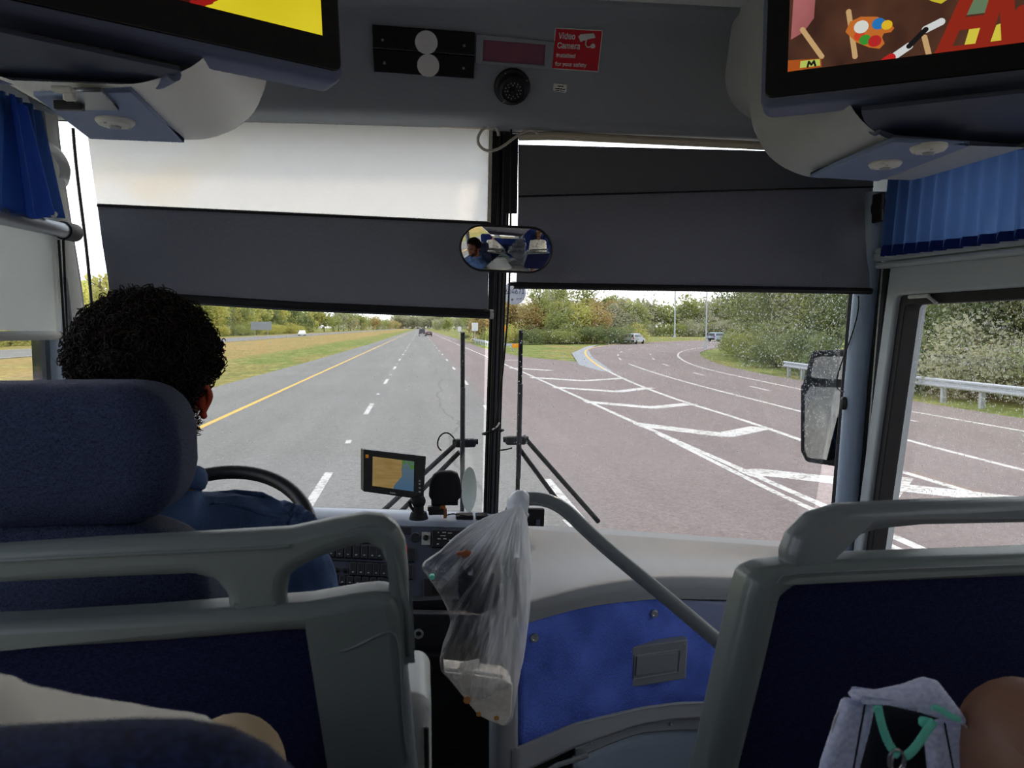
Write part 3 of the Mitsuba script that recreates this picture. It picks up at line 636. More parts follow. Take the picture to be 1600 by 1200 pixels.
def picL(uv):
    # u from the aisle side outwards; a plain yellow backdrop with a red cloth at the left
    w = fb(uv.x * 6, uv.y * 4, 1)
    c = mikit.mix(lin(206, 188, 24), lin(226, 208, 44), w)
    edge = 0.275 + 0.05 * nz(uv.y * 40, 1, 2)
    red = mikit.mix(lin(150, 22, 18), lin(60, 10, 10), mikit.smoothstep(0.45, 0.6, nz(uv.x * 60, uv.y * 30, 4)))
    return dr.select(uv.x > edge, red, c)
m, uvs = quad(A(-.142, 1.592, 2.985), U, Zt, Nt, u0, v0, .68, .38)
part(kL, 'screen', m, 'mat_screenblack', False, uv=uvs, emitter={'type': 'area', 'radiance': lit('l', picL, 0.9)})
kR, U, Zt, Nt, uv = tv('monitor', A(.690, 1.528, 2.945), (.862, -.507, 0), 1, 'black ceiling monitor on the right showing a painter easel and palette', None)
PR = A(.690, 1.528, 2.945)
(u0, v0) = uv(1231, 114); SW, SH = .68, .38
def sp(px, py):
    a, b = uv(px, py); return (a - u0) / SW, (b - v0) / SH
def seg(u, a, b):   # distance to a segment in screen units (aspect kept)
    ax_, ay_, bx_, by_ = a[0], a[1] * SH / SW, b[0], b[1] * SH / SW
    px, py = u.x - ax_, u.y * SH / SW - ay_; dx, dy = bx_ - ax_, by_ - ay_
    h = dr.clip((px * dx + py * dy) / (dx * dx + dy * dy), 0, 1); return dr.sqrt(dr.square(px - dx * h) + dr.square(py - dy * h))
def inpoly(u, pts):
    c = mi.Bool(False)
    for i in range(len(pts)):
        (xa, ya), (xb, yb) = pts[i], pts[i - 1]
        cond = ((ya > u.y) != (yb > u.y)) & (u.x < (xb - xa) * (u.y - ya) / ((yb - ya) if abs(yb - ya) > 1e-9 else 1e-9) + xa); c = c ^ cond
    return c
PICS = dict(pal=[sp(x, y) for x, y in ((1321, 52), (1328, 36), (1345, 28), (1370, 28), (1390, 36), (1397, 46), (1392, 52), (1381, 54), (1378, 60), (1382, 70), (1374, 78), (1358, 76), (1338, 68))],
    pin=[sp(x, y) for x, y in ((1236, 64), (1240, 0), (1274, 0), (1272, 30), (1256, 52))], boxm=[sp(x, y) for x, y in ((1231, 96), (1283, 93), (1284, 106), (1231, 114))],
    card=[sp(x, y) for x, y in ((1251, 97), (1281, 94), (1282, 104), (1250, 108))], y1=[sp(x, y) for x, y in ((1514, 46), (1533, 44), (1524, 76), (1504, 80))], y2=[sp(x, y) for x, y in ((1556, 41), (1565, 38), (1564, 66), (1545, 72))],
    gr=[sp(x, y) for x, y in ((1514, 0), (1546, 0), (1540, 22), (1506, 26))], top=[sp(x, y) for x, y in ((1448, 0), (1482, 0), (1470, 8), (1455, 4))],
    segs=[(sp(1510, 0), sp(1470, 88)), (sp(1556, 0), sp(1532, 78)), (sp(1496, 40), sp(1545, 34)), (sp(1572, -5), sp(1576, 78)), (sp(1597, 20), sp(1587, 68)), (sp(1470, 86), sp(1640, 66))],
    dabs=[(sp(1372, 39), (40, 120, 190), .016), (sp(1385, 41), (236, 190, 40), .013), (sp(1342, 58), (210, 70, 40), .013), (sp(1351, 64), (60, 150, 50), .014), (sp(1366, 66), (190, 40, 40), .016), (sp(1345, 44), (226, 226, 220), .018)],
    brush=[(sp(1388, 96), sp(1420, 74), (222, 224, 222), .010), (sp(1446, 48), sp(1470, 36), (222, 224, 222), .010), (sp(1420, 74), sp(1446, 48), (24, 22, 22), .007), (sp(1383, 98), sp(1392, 92), (196, 36, 34), .012)],
    mm=[(sp(1262, 106), sp(1264, 98)), (sp(1264, 98), sp(1268, 103)), (sp(1268, 103), sp(1272, 97)), (sp(1272, 97), sp(1274, 104))], cur=[sp(1254, 48), sp(1284, 90), sp(1326, 20), sp(1336, 90), sp(1444, 60), sp(1452, 92)])
def picR(u):
    w = fb(u.x * 14, u.y * 5, 3)
    c = mikit.mix(lin(52, 30, 24), lin(98, 62, 44), w)
    c = dr.select(inpoly(u, PICS['pin']), mikit.mix(lin(150, 84, 84), lin(196, 120, 118), w), c)
    for a, b in ((0, 1), (2, 3), (4, 5)): c = dr.select(seg(u, PICS['cur'][a], PICS['cur'][b]) < .007, mi.Color3f(lin(206, 168, 116)), c)
    for nm, cc in (('boxm', (176, 84, 30)), ('card', (190, 204, 96)), ('gr', (104, 128, 96)), ('y1', (222, 206, 70)), ('y2', (222, 206, 70)), ('top', (206, 190, 50))): c = dr.select(inpoly(u, PICS[nm]), mi.Color3f(lin(*cc)), c)
    for a, b in PICS['segs']: c = dr.select(seg(u, a, b) < .017, mi.Color3f(lin(150, 40, 24)), c)
    for a, b in PICS['mm']: c = dr.select(seg(u, a, b) < .0028, mi.Color3f(lin(24, 24, 20)), c)
    pal = inpoly(u, PICS['pal']); c = dr.select(pal, mi.Color3f(lin(204, 112, 44)), c)
    for (q, cc, r) in PICS['dabs']: c = dr.select(seg(u, q, (q[0] + .002, q[1])) < r, mi.Color3f(lin(*cc)), c)
    for a, b, cc, r in PICS['brush']: c = dr.select(seg(u, a, b) < r, mi.Color3f(lin(*cc)), c)
    return c
m, uvs = quad(PR, U, Zt, Nt, u0, v0, SW, SH)
part(kR, 'screen', m, 'mat_screenblack', False, uv=uvs, emitter={'type': 'area', 'radiance': lit('r', picR, 0.8)})

# ---- things on the header panel.  Its sloping face: point and axes
HP = A(0.0, 2.085, 3.143); HV = unit((0, -.085, .122)); HU = A(1, 0, 0); HN = np.cross(HU, HV)
HN = HN if HN[1] < 0 else -HN
def huv(px, py): q = hit(px, py, HP, HN) - HP; return float(q @ HU), float(q @ HV)
def hplate(pts, d, r=.002, lift=.0, soft=None):
    p = Polygon([huv(x, y) for x, y in pts]); p = rounded(p, soft) if soft else p
    return bevel(p, d, r, HP + HN * (d + lift), HU, HV, -HN)
def hp3(px, py, lift=0): return hit(px, py, HP + HN * lift, HN)
for n_, pts, scr, (sx, sy), lab in (('upper', ((582, 38), (742, 50), (741, 84), (583, 72)), ((598, 60), (725, 69)), (666, 64), 'upper of two black slats with a round white sticker above the windscreen'),
                          ('lower', ((583, 75), (741, 87), (740, 121), (585, 110)), ((601, 96), (724, 104)), (669, 100), 'lower of two black slats with a round white sticker above the windscreen')):
    k = thing('slat_panel', lab, 'panel'); part(k, 'plate', hplate(pts, .012), 'mat_blackmatte')
    for x, y in scr: part(k, 'screw', lathe([(0, .0145), (.003, .0142), (.0042, .012), (.0042, .008)], hp3(x, y), HN, 12), 'mat_steel')
    s = solo('round_sticker', lathe([(0, .0135), (.0285, .0135), (.0285, .0125)], hp3(sx, sy), HN, 40), 'mat_white', 'round white sticker on the ' + n_ + ' black slat', 'sticker', smooth=False)
k = thing('display_panel', 'dull red dot display in a grey frame beside the camera sign', 'display')
fr = Polygon([huv(x, y) for x, y in ((744, 52), (866, 64), (862, 108), (743, 98))]); op = Polygon([huv(x, y) for x, y in ((755, 61), (852, 69), (850, 101), (754, 94))])
part(k, 'frame', bevel(fr.difference(op), .008, .002, HP + HN * .008, HU, HV, -HN), 'mat_header')
part(k, 'screen', hplate(((754, 60), (853, 68), (851, 102), (753, 95)), .003, 0, .0), 'mat_ledred')
k = thing('safety_sign', 'red square sign about the video camera', 'sign')
SG = ((868, 43), (941, 47), (934, 111), (861, 106)); part(k, 'board', hplate(SG, .004, .001), 'mat_redsign')
sgu = unit(hp3(941, 47) - hp3(868, 43)); sgv = unit(np.cross(HN, sgu)); 
def on_sign(txt, x0, y0, x1, h, bold): 
    a, b = hp3(x0, y0, .0045), hp3(x1, y0 + (x1 - x0) * .055, .0045)
    return text_on(txt, h, a, sgu, sgv, .0006, bold, np.linalg.norm(b - a))
part(k, 'lettering', join([on_sign('Video', 872, 60, 898, .0145, True), on_sign('Camera', 870, 75, 905, .0145, True), on_sign('installed', 868.5, 89, 898, .010, True), on_sign('for your safety', 867, 102.5, 916, .010, True)]), 'mat_white', False)
b0 = [huv(x, y) for x, y in ((867.5, 42.6), (941.5, 46.6), (934.4, 111.6), (860.6, 106.6))]; bp = Polygon(b0)
part(k, 'border', bevel(bp.difference(bp.buffer(-.0018)), .0052, 0, HP + HN * .0052, HU, HV, -HN), 'mat_white')
icon = [hplate(((905, 53), (927, 51), (930, 58), (909, 63)), .006, .001), hplate(((903, 56), (908, 54), (911, 63), (907, 65)), .0062, .001), lathe([(0, .006), (.006, .006), (.006, .004)], hp3(926, 71), HN, 16)]
icon.append(tube([hp3(916, 62, .005), hp3(915, 70, .005), hp3(918, 74, .005), hp3(925, 72, .005)], .0016, 6))
part(k, 'camera_symbol', join(icon), 'mat_white')
k = thing('security_camera', 'black round dome camera with a ring of small lights under the display', 'camera')
cc = hp3(800, 135); cn = unit(HN + A(0, -.2, -.25))
part(k, 'base', lathe([(.047, -.012), (.0485, .004), (.046, .010), (.036, .016)], cc, HN, 36), 'mat_black')
part(k, 'dome', lathe([(.040, .004), (.040, .018), (.036, .030), (.030, .034), (.028, .030), (0, .029)], cc, cn, 36), 'mat_black')
part(k, 'lens', lathe([(.009, .0285), (.009, .033), (.006, .034), (0, .0345)], cc, cn, 18), 'mat_screenblack')
Uc, Vc, Wc = frame(cn)
for j in range(22):
    a = j * 2 * math.pi / (14 if j < 14 else 8) + .1; r = .021 if j < 14 else .0145
    part(k, 'light', ball(cc + Wc * .030 + (Uc * math.cos(a) + Vc * math.sin(a)) * r, .0019, 1), 'mat_signback')
for a in (.5, 2.1, 4.2): part(k, 'screw', ball(cc + HN * .012 + (HU * math.cos(a) + HV * math.sin(a)) * .042, .002, 1), 'mat_steel')
k = thing('small_label', 'small white printed label right of the dome camera', 'label')
part(k, 'plate', hplate(((865, 130), (886, 132), (885, 145), (864, 142)), .002, .0005, 0, .003), 'mat_white')
part(k, 'print', join([hplate(((871, 133.2), (880, 134.2), (880, 135.6), (871, 134.6)), .0028, 0), hplate(((867, 137), (883, 138.6), (883, 140), (867, 138.4)), .0028, 0), hplate(((867, 140.4), (882, 142), (882, 142.8), (867, 141.2)), .0028, 0)]), 'mat_blackmatte', False)

# ---- windscreen frame, centre post, pillars
struct('trim_5', bx((XL, 2.30, 3.085), (XR, 2.42, 3.14)), 'mat_black', 'dark rail along the top of the windscreen')
def postline(t): return ay(786 + (765.5 - 786) * t, 186 + 622 * t, 2.30 + .22 * t)
pp = [postline(t) for t in np.linspace(-.12, 1.06, 12)]
k = struct('centre_post', tube(pp, .021, 12), 'mat_post', 'dark centre post of the windscreen with cables')
for dx, dy, r, mt in ((-.0185, -.012, .0055, 'mat_rubber'), (-.008, -.021, .0062, 'mat_black'), (.004, -.024, .0050, 'mat_post'), (.013, -.019, .0065, 'mat_black'), (.021, -.010, .0048, 'mat_rubber')):
    part(k, 'cable', tube([p + A(dx, dy, 0) for p in pp], r, 8), mt)
part(k, 'cover_strip', yplate(((787, 209), (810, 209), (808, 333), (785, 333)), 2.275, .012, .003), 'mat_rubber')
part(k, 'cover_strip', yplate(((767, 192), (783, 192), (771, 492), (763, 492)), 2.29, .012, .003), 'mat_rubber')
for t in (.0, .28, .45): part(k, 'bolt', cyl(postline(t) + A(-.018, -.03, 0), postline(t) + A(-.018, -.008, 0), .005, 8), 'mat_steel')
lp = postline(.785); part(k, 'cable_tie', tube([lp + A(.034 * math.cos(a), -.028 * math.sin(a) - .012, .010 * math.sin(a * 1 + .6)) for a in np.linspace(0, 2 * math.pi, 20)], .0032, 6), 'mat_black')
part(k, 'white_tie', tube([lp + A(-.006, -.045, .012), lp + A(.010, -.046, .022), lp + A(.018, -.040, .034)], .003, 6), 'mat_white')
# pull cord hanging right of the post
c1 = [ay(799, 196, 2.24), ay(798, 330, 2.24), ay(794, 480, 2.25), ay(783, 600, 2.3), ay(773, 668, 2.36)]
solo('pull_cord', tube(spline(c1, 24), .0030, 6), 'mat_black', 'thin black cord hanging beside the centre post', 'cord')
c2 = [ay(x, y, 2.22) for x, y in ((842, 212), (832, 204), (815, 208), (795, 222), (775, 234), (757, 234), (747, 222), (752, 205), (768, 196), (779, 212))]
solo('white_hose', tube(spline(c2, 50), .0042, 8), 'mat_offwhite', 'pale thin hose looped at the top of the centre post', 'hose')
# left pillar and its grey trim
PLx = XL + .015
def onL(px, py): return ax(px, py, PLx)
lp_ = [onL(62, 130), onL(92, 330), onL(118, 560), onL(120, 700)]
lq = [onL(84, 130), onL(106, 330), onL(130, 470), onL(152, 700)]
struct('pillar_left', grid(np.array([[a, (a + b) / 2 + A(.012, 0, 0), b] for a, b in zip(spline(lp_, 10), spline(lq, 10))]), (-.05, 0, 0)), 'mat_pillar_left', 'pale grey left windscreen pillar')
struct('trim_6', tube(spline([onL(85, 180), onL(104, 330), onL(122, 440), onL(132, 520), onL(150, 700)], 20), .0085, 8), 'mat_shell_dark', 'grey seal along the left windscreen pillar')
struct('trim_7', tube(spline([ay(114, 200, 2.33), ay(124, 300, 2.36), ay(134, 380, 2.38), ay(141, 450, 2.41), ay(150, 560, 2.45)], 16), .0042, 6), 'mat_rubber', 'thin dark seal in the left windscreen corner')
# right pillar: rounded post, strips, window frame
def onR(px, py, X=XR - .03): return ax(px, py, X)
def rod(name, a, b, r, mt, label, n=14, flat=None, X=XR - .03): return struct(name, tube([onR(*a, X), onR(*b, X)], r, n, flat), mt, label)
rod('trim_8', (1334, 440), (1298, 872), .013, 'mat_rubber', 'black rubber seal of the right windscreen edge', 8)
struct('pillar_right', tube([onR(1369, 300, XR - .045), onR(1352, 455, XR - .045), onR(1338, 600, XR - .045), onR(1316, 880, XR - .045)], .036, 18), 'mat_pillar', 'blue grey round right windscreen pillar')
for k, (x0, x1, r, mt) in enumerate(((1374, 1337, .010, 'mat_rubber'), (1380, 1343, .006, 'mat_aluminium'), (1386, 1348, .010, 'mat_rubber'))):
    rod(f'trim_{k + 9}', (x0, 420), (x1, 870), r, mt, 'vertical strip number %d between the right pillar and the side window' % (k + 1), 8, X=XR - .015)
fo = Polygon([(0.2, WT + .14), (yfrontR(WT + .14) + .062, WT + .14), (yfrontR(1.6) + .062, 1.6), (0.2, 1.6)])
struct('trim_12', xplate(rounded(fo, .03).difference(rounded(win_R[0].buffer(.012, join_style=2), .02)), XR - .035, .035, .008), 'mat_wallgrey', 'grey frame around the right front side window')
struct('trim_13', xplate(rounded(win_R[0].buffer(.014, join_style=2), .02).difference(rounded(win_R[0].buffer(-.016, join_style=2), .02)), XR - .02, .05, .004), 'mat_rubber', 'black rubber seal around the right front side window')
k = thing('window_latch', 'small grey latch arm at the top front corner of the right side window', 'latch')
q = onR(1450, 463); part(k, 'arm', tube([q, onR(1463, 474)], .005, 8), 'mat_shell_dark'); part(k, 'mount', rbox(onR(1436, 463), (.012, .09, .012), .004), 'mat_shell_dark')
rl = [onR(1372, 402, XR - .05), onR(1480, 389, XR - .05), onR(1620, 372, XR - .05)]
struct('trim_14', join([tube([p + A(0, 0, .018) for p in rl], .011, 10), tube(rl, .014, 10), tube([p - A(0, 0, .026) for p in rl], .009, 10)]), 'mat_wallgrey', 'ribbed grey rail above the right side window')
# ================================================================== BLINDS, CURTAINS
def between(a, b, t): return np.asarray(a) * (1 - t) + np.asarray(b) * t
def blind_sheet(left, right, Y, n, m, wob, seed):
    """left / right: matching lists of edge pixels from top to bottom; gives P[row, col] with a gentle ripple in depth."""
    L = np.array([ay(x, y, Y) for x, y in left]); R = np.array([ay(x, y, Y) for x, y in right])
    tl = np.linspace(0, 1, n); L = np.array([[np.interp(t, np.linspace(0, 1, len(L)), L[:, c]) for c in range(3)] for t in tl]); R = np.array([[np.interp(t, np.linspace(0, 1, len(R)), R[:, c]) for c in range(3)] for t in tl])
    P = L[:, None] * (1 - np.linspace(0, 1, m)[None, :, None]) + R[:, None] * np.linspace(0, 1, m)[None, :, None]
    P[..., 1] += wob * (meshkit.noise(np.stack([P[..., 0] * 9, P[..., 2] * 1.5 + P[..., 0] * 2, P[..., 0] * 0 + seed], -1)) - .5) * np.linspace(.1, 1, n)[:, None]
    return P
k = thing('sun_blind', 'left windscreen blind with a translucent upper half and dark lower band', 'blind')
part(k, 'roller', tube([ay(396, 172, 2.24), ay(771, 192, 2.24)], .020, 14), 'mat_cream', label='cream roller tube')
part(k, 'sheer_fabric', grid(blind_sheet(((128, 150), (138, 218), (145, 270), (152, 320)), ((768, 190), (767, 250), (766, 300), (765, 348)), 2.25, 14, 40, .006, 1)), 'mat_sheer', True)
P = blind_sheet(((152, 318), (160, 380), (168, 430), (172, 464)), ((765, 346), (764, 400), (763, 450), (763, 488)), 2.248, 16, 90, .012, 2)
part(k, 'dark_fabric', grid(P, (0, .002, 0)), 'mat_blind', True, label='charcoal fabric band')
part(k, 'seam', tube([ay(152, 321, 2.243), ay(460, 335, 2.243), ay(765, 349, 2.243)], .0035, 6), 'mat_black')
part(k, 'side_hem', tube([ay(767, 196, 2.245), ay(764, 348, 2.245)], .006, 6, ((0, 1, 0), .3)), 'mat_offwhite')
part(k, 'hem_bar', tube([ay(171, 460, 2.243), ay(470, 479, 2.243), ay(765, 491, 2.243)], .014, 10), 'mat_black')
part(k, 'bar_end', cyl(ay(762, 491, 2.245), ay(771, 491, 2.245), .014, 12), 'mat_shell_dark')
k = thing('sun_blind', 'dark grey two tone blind over the right windscreen pane', 'blind')
part(k, 'upper_fabric', grid(blind_sheet(((810, 226), (810, 306)), ((1366, 240), (1364, 292)), 2.252, 8, 30, .006, 3), (0, .002, 0)), 'mat_blind_upper', True)
part(k, 'lower_fabric', grid(blind_sheet(((810, 305), (807, 444)), ((1364, 290), (1358, 452)), 2.245, 8, 30, .008, 4), (0, .002, 0)), 'mat_blind', True)
part(k, 'top_edge', tube([ay(811, 213, 2.25), ay(866, 212, 2.25), ay(1160, 226, 2.25), ay(1366, 238, 2.25)], .012, 10), 'mat_cream', label='cream upper edge')
part(k, 'fold', tube([ay(810, 307, 2.242), ay(1364, 292, 2.242)], .0030, 6), 'mat_black')
part(k, 'hem_bar', tube([ay(803, 446, 2.243), ay(1361, 455, 2.243)], .010, 10), 'mat_black')
part(k, 'bar_end', rbox(ay(803, 444, 2.24), (.026, .012, .010), .004), 'mat_black')
def curtain(X, top, bot, n, m, amp, waves, seed):
    """top / bot: lists of (px, py) along the upper and lower rim on the plane x = X."""
    a = np.array([ax(x, y, X) for x, y in top]); b = np.array([ax(x, y, X) for x, y in bot]); s = np.linspace(0, 1, m)
    a = np.array([[np.interp(t, np.linspace(0, 1, len(a)), a[:, c]) for c in range(3)] for t in s]); b = np.array([[np.interp(t, np.linspace(0, 1, len(b)), b[:, c]) for c in range(3)] for t in s])
    t = np.linspace(0, 1, n)[:, None, None]; P = a[None] * (1 - t) + b[None] * t
    f = np.sin(s * waves * 2 * np.pi + 2.2 * meshkit.noise(np.stack([s * 5, s * 0 + seed, s * 0], -1)))
    P[..., 0] += amp * f[None, :] * (0.75 + .5 * np.linspace(0, 1, n)[:, None])
    return P
k = thing('curtain', 'blue gathered curtain at the top of the right side window', 'curtain')
part(k, 'fabric', grid(curtain(XR - .095, ((1396, 180), (1500, 165), (1640, 150)), ((1376, 399), (1480, 388), (1640, 366)), 24, 160, .012, 11, 5)), 'mat_curtain', True)
part(k, 'hem', grid(curtain(XR - .099, ((1377, 384), (1480, 374), (1640, 352)), ((1376, 401), (1480, 390), (1640, 368)), 4, 160, .012, 11, 5)), 'mat_curtainband', True)
k = thing('curtain', 'blue bunched curtain left of the windscreen above the roller shade', 'curtain')
cu = ((-60, 130), (10, 145), (40, 160), (58, 175)); cb = ((-60, 322), (0, 330), (50, 338), (92, 341))
P = curtain(XL + .07, cu, cb, 30, 90, .016, 4.2, 9)
part(k, 'fabric', grid(P, (-.003, 0, 0)), 'mat_curtain', True)
part(k, 'fold', grid(curtain(XL + .10, ((14, 146), (30, 160), (48, 176)), ((40, 336), (66, 342), (93, 320)), 30, 40, .012, 1.6, 11), (-.003, 0, 0)), pbr('curtainfold', lin(40, 84, 186), .7, .2, sheen=.4), True)
part(k, 'button', ball(ax(84, 335, XL + .11), .008, 2), 'mat_white')
k = thing('roller_shade', 'grey roller shade on the driver side window', 'blind')
part(k, 'tube', tube([ax(-60, 318, XL + .05), ax(0, 337, XL + .05), ax(106, 362, XL + .05)], .020, 16), 'mat_aluminium')
part(k, 'end_cap', cyl(ax(98, 360, XL + .05), ax(116, 364, XL + .05), .024, 18), 'mat_rubber')
part(k, 'fabric', grid(np.array([[ax(x, y, XL + .035) for x, y in ((-60, a), (20, a + (b - a) * .6), (96, b))] for a, b in ((325, 362), (400, 440), (512, 520))])), 'mat_rollershade', True)
part(k, 'hem_bar', tube([ax(-60, 526, XL + .036), ax(96, 524, XL + .036)], .012, 10, ((1, 0, 0), .5)), 'mat_pillar_left')
for x0, x1, nm in ((92, 104, 'guide_rod'), (99, 108, 'guide_rod')): part(k, nm, tube([ax(x0, 375, XL + .045), ax(x1 - 2, 540, XL + .045)], .0035, 6), 'mat_rubber')
sl = [ax(x, y, XL + .05) for x, y in ((62, 228), (76, 230), (92, 244), (101, 262), (100, 280), (94, 286))]
solo('grab_loop', tube(spline(sl, 20), .014, 10, ((0, 1, .2), .45)), 'mat_shell_dark', 'grey webbing loop on the left windscreen pillar', 'strap')
struct('trim_15', bx((XL - .065, 2.258, 2.0), (XL + .006, 2.318, 2.62)), 'mat_pillar', 'blue grey post behind the roller shade')
struct('trim_16', bx((XL - .07, 2.232, 2.0), (XL - .035, 2.26, 2.6)), 'mat_rubber', 'black seal of the driver window')
k = thing('blind_bracket', 'dark round bracket at the upper end of the right windscreen pillar', 'bracket')
q = ax(1378, 325, XR - .07); part(k, 'drum', cyl(q + A(-.02, 0, 0), q + A(.03, 0, 0), .026, 20), 'mat_rubber'); part(k, 'plate', rbox(q + A(-.012, .0, .0), (.012, .05, .085), .004), 'mat_black')
k = thing('pillar_microphone', 'small black device clipped to the right pillar on a thin wire', 'device')
q = onR(1318, 630, XR - .085); part(k, 'body', pillow(q, (.020, .024, .042), .7), 'mat_black')
part(k, 'wire', tube(spline([onR(1341, 462, XR - .085), onR(1325, 540, XR - .085), onR(1307, 598, XR - .085), onR(1318, 612, XR - .085)], 20), .0022, 6), 'mat_black')
# ---- inside mirror: stadium shaped convex glass
k = thing('interior_mirror', 'wide convex inside mirror with a thin black rim on the centre post', 'mirror')
mc = ay(790, 390, 2.08); mn = unit((-.155, -1, -.24)); U, V, W = frame(mn); U, V = -U, V
if U[0] < 0: U = -U
V = np.cross(W, U); V = V if V[2] > 0 else -V
half, rad = .064, .0605; R0 = .42
ta = math.radians(-3); U, V = U * math.cos(ta) + V * math.sin(ta), V * math.cos(ta) - U * math.sin(ta)
rows = []
for rr in np.linspace(0.001, 1, 22):
    row = []
    for a in np.linspace(0, 2 * np.pi, 97):
        x = math.cos(a) * rad * rr + (half * rr if math.cos(a) >= 0 else -half * rr); y = math.sin(a) * rad * rr
        row.append(mc + U * x + V * y - W * ((x * x + y * y) / (2 * R0)))
    rows.append(row)
gm = grid(np.array(rows)); gm.merge_vertices()
part(k, 'glass', gm if np.dot(gm.face_normals.mean(0), W) > 0 else TM(gm.vertices, gm.faces[:, ::-1]), 'mat_mirror', True)
part(k, 'rim', tube(np.array(rows)[-1], .0032, 8, cap=False), 'mat_black')
back = [[p - W * (.002 + .03 * (1 - (j / 9) ** 3)) for p in np.array(rows)[int(21 * j / 9)]] for j in range(10)]
part(k, 'back_shell', grid(np.array(back)), 'mat_black', True)
part(k, 'arm', tube([mc - W * .02, mc - W * .09 + A(-.01, 0, .02), postline(.34)], .008, 8), 'mat_black')
# ---- round number sticker on the glass
k = thing('number_disc', 'round grey windscreen sticker with the handwritten number 604671', 'sticker')
sc = ay(803.5, 458, 2.45); sn = unit((0, -1, -.25)); sU = A(1, 0, 0); sV = unit(np.cross(sn, sU)); sV = sV if sV[2] > 0 else -sV
part(k, 'disc', lathe([(0, .001), (.0375, .001), (.0375, -.001), (0, -.001)], sc, sn, 40), cloth('discgrey', lin(214, 218, 226), 1.25), False)
pbr('ink', lin(40, 62, 140), .6, .2)
part(k, 'number', text_on('604671', .016, sc + sn * .0015 - sU * .030 - sV * .002, sU, sV, .0004, False, .060), 'mat_ink', False)
part(k, 'scribble', tube([sc + sn * .002 + sU * x + sV * y for x, y in ((.008, -.020), (.012, -.015), (.011, -.022), (.016, -.017), (.019, -.020), (.024, -.014))], .0008, 5), 'mat_ink')
part(k, 'hole', lathe([(0, .0014), (.004, .0014)], sc - sU * .006 - sV * .021, sn, 14), 'mat_white', False)
solo('oval_sticker', lathe([(0, .0008), (.999, .0008), (1, 0)], (0, 0, 0), (0, 0, 1), 40), pbr('pale_film', lin(206, 214, 204), .6, .2), 'pale oval film on the windscreen behind the left wiper', 'sticker', smooth=False,
     to_world=T(np.array([[.030, 0, 0, 0], [0, .020, -1, 0], [0, .0, .25, 0], [0, 0, 0, 1.0]]) @ np.eye(4)) if False else T().translate(ay(733, 765, 2.60).tolist()).rotate([1, 0, 0], 104).scale([.026, .085, 1]))
# ---- rain drops on the glass
mat('water', type='dielectric', int_ior=1.33)
cloth('drop', lin(236, 240, 242), 1.3)
def drops(key, gen, n, r0, r1, seed, label):
    r = np.random.default_rng(seed); base = trimesh.creation.icosahedron() if False else trimesh.convex.convex_hull(np.array([(1,0,0),(-1,0,0),(0,1,0),(0,-1,0),(0,0,1),(0,0,-1.)])); Vs, Fs, c = [], [], 0
    for _ in range(n):
        q = gen(r)
        if q is None: continue
        p, N = q; U_, V_, W_ = frame(N); s = r0 + (r1 - r0) * r.random() ** 3; e = 1 + .8 * r.random() ** 2
        v = base.vertices; Vs.append(p + s * (v[:, :1] * U_ + v[:, 1:2] * V_ * e + v[:, 2:] * W_ * .35)); Fs.append(base.faces + c); c += len(v)
    return solo(key, TM(np.vstack(Vs), np.vstack(Fs)), 'mat_drop', label, 'rain drops', kind='stuff', smooth=True)
def g_right(r):
    x = XC + .05 + 1.15 * r.random() ** (0.45 if r.random() < .7 else 1); z = 1.95 + .72 * r.random() ** .55
    return A(x, yg(z, x) + .004, z), A(0, 1, .25)
def g_left(r):
    x = XL + .1 + 1.1 * r.random(); z = 1.9 + .75 * r.random() ** .6
    return A(x, yg(z, x) + .004, z), A(0, 1, .25)
def g_side(r):
    y = .4 + 1.75 * r.random(); z = 1.75 + .83 * r.random() ** .62
    return A(XR + .037, min(y, yfrontR(z) - .02), z), A(1, 0, 0)
drops('windscreen_drops', g_right, 7000, .0008, .0024, 1, 'rain drops speckling the right windscreen pane')
drops('windscreen_drops', g_left, 900, .0007, .0018, 2, 'sparse rain drops on the left windscreen pane')
drops('side_window_drops', g_side, 22000, .0008, .0023, 3, 'dense rain drops on the right side window')
# ---- wipers and outside mirror (beyond the glass)
def wiper(px_top, px_bot, arms, lab):
    k = thing('wiper', lab, 'wiper'); a, b = ay(*px_top, 2.60), ay(*px_bot, 2.74)
    part(k, 'blade', tube([a, between(a, b, .5), b], .0075, 8), 'mat_rubber')
    part(k, 'frame', tube([between(a, b, .28) - A(.0, .012, 0), between(a, b, .8) - A(0, .012, 0)], .0085, 8), 'mat_post')
    j = ay(*arms[0], 2.70); part(k, 'joint', join([rbox(j, (.075, .03, .03), .008), cyl(j + A(-.045, 0, .004), j + A(.045, 0, .004), .010, 10)]), 'mat_rubber')
    for q0, q1 in arms[1]: part(k, 'arm', tube([ay(*q0, 2.71), ay(*q1, 2.82)], [.0085, .0095], 8), 'mat_rubber')
    part(k, 'washer_hose', tube(spline([ay(*q, 2.69) for q in arms[2]], 20), .0028, 6), 'mat_rubber')
wiper((723, 519), (722, 812), ((727, 692), (((712, 694), (575, 820)), ((718, 706), (600, 826))), ((712, 690), (693, 677), (684, 690), (690, 704))), 'left upright wiper in front of the driver windscreen')
wiper((814, 516), (808, 800), ((806, 688), (((818, 682), (935, 815)), ((812, 702), (905, 828))), ((782, 676), (768, 672), (760, 690), (800, 700))), 'right upright wiper standing just right of the centre post')
k = thing('outside_mirror', 'tall two part outside mirror beyond the right windscreen', 'mirror')
Pm = ay(1292, 640, 2.62); um = unit((.75, -.66, 0)); nm_ = unit(np.cross(um, (0, 0, 1))); nm_ = nm_ if nm_[1] < 0 else -nm_
def muv(px, py): q = hit(px, py, Pm, nm_) - Pm; return float(q @ um), float(q[2])
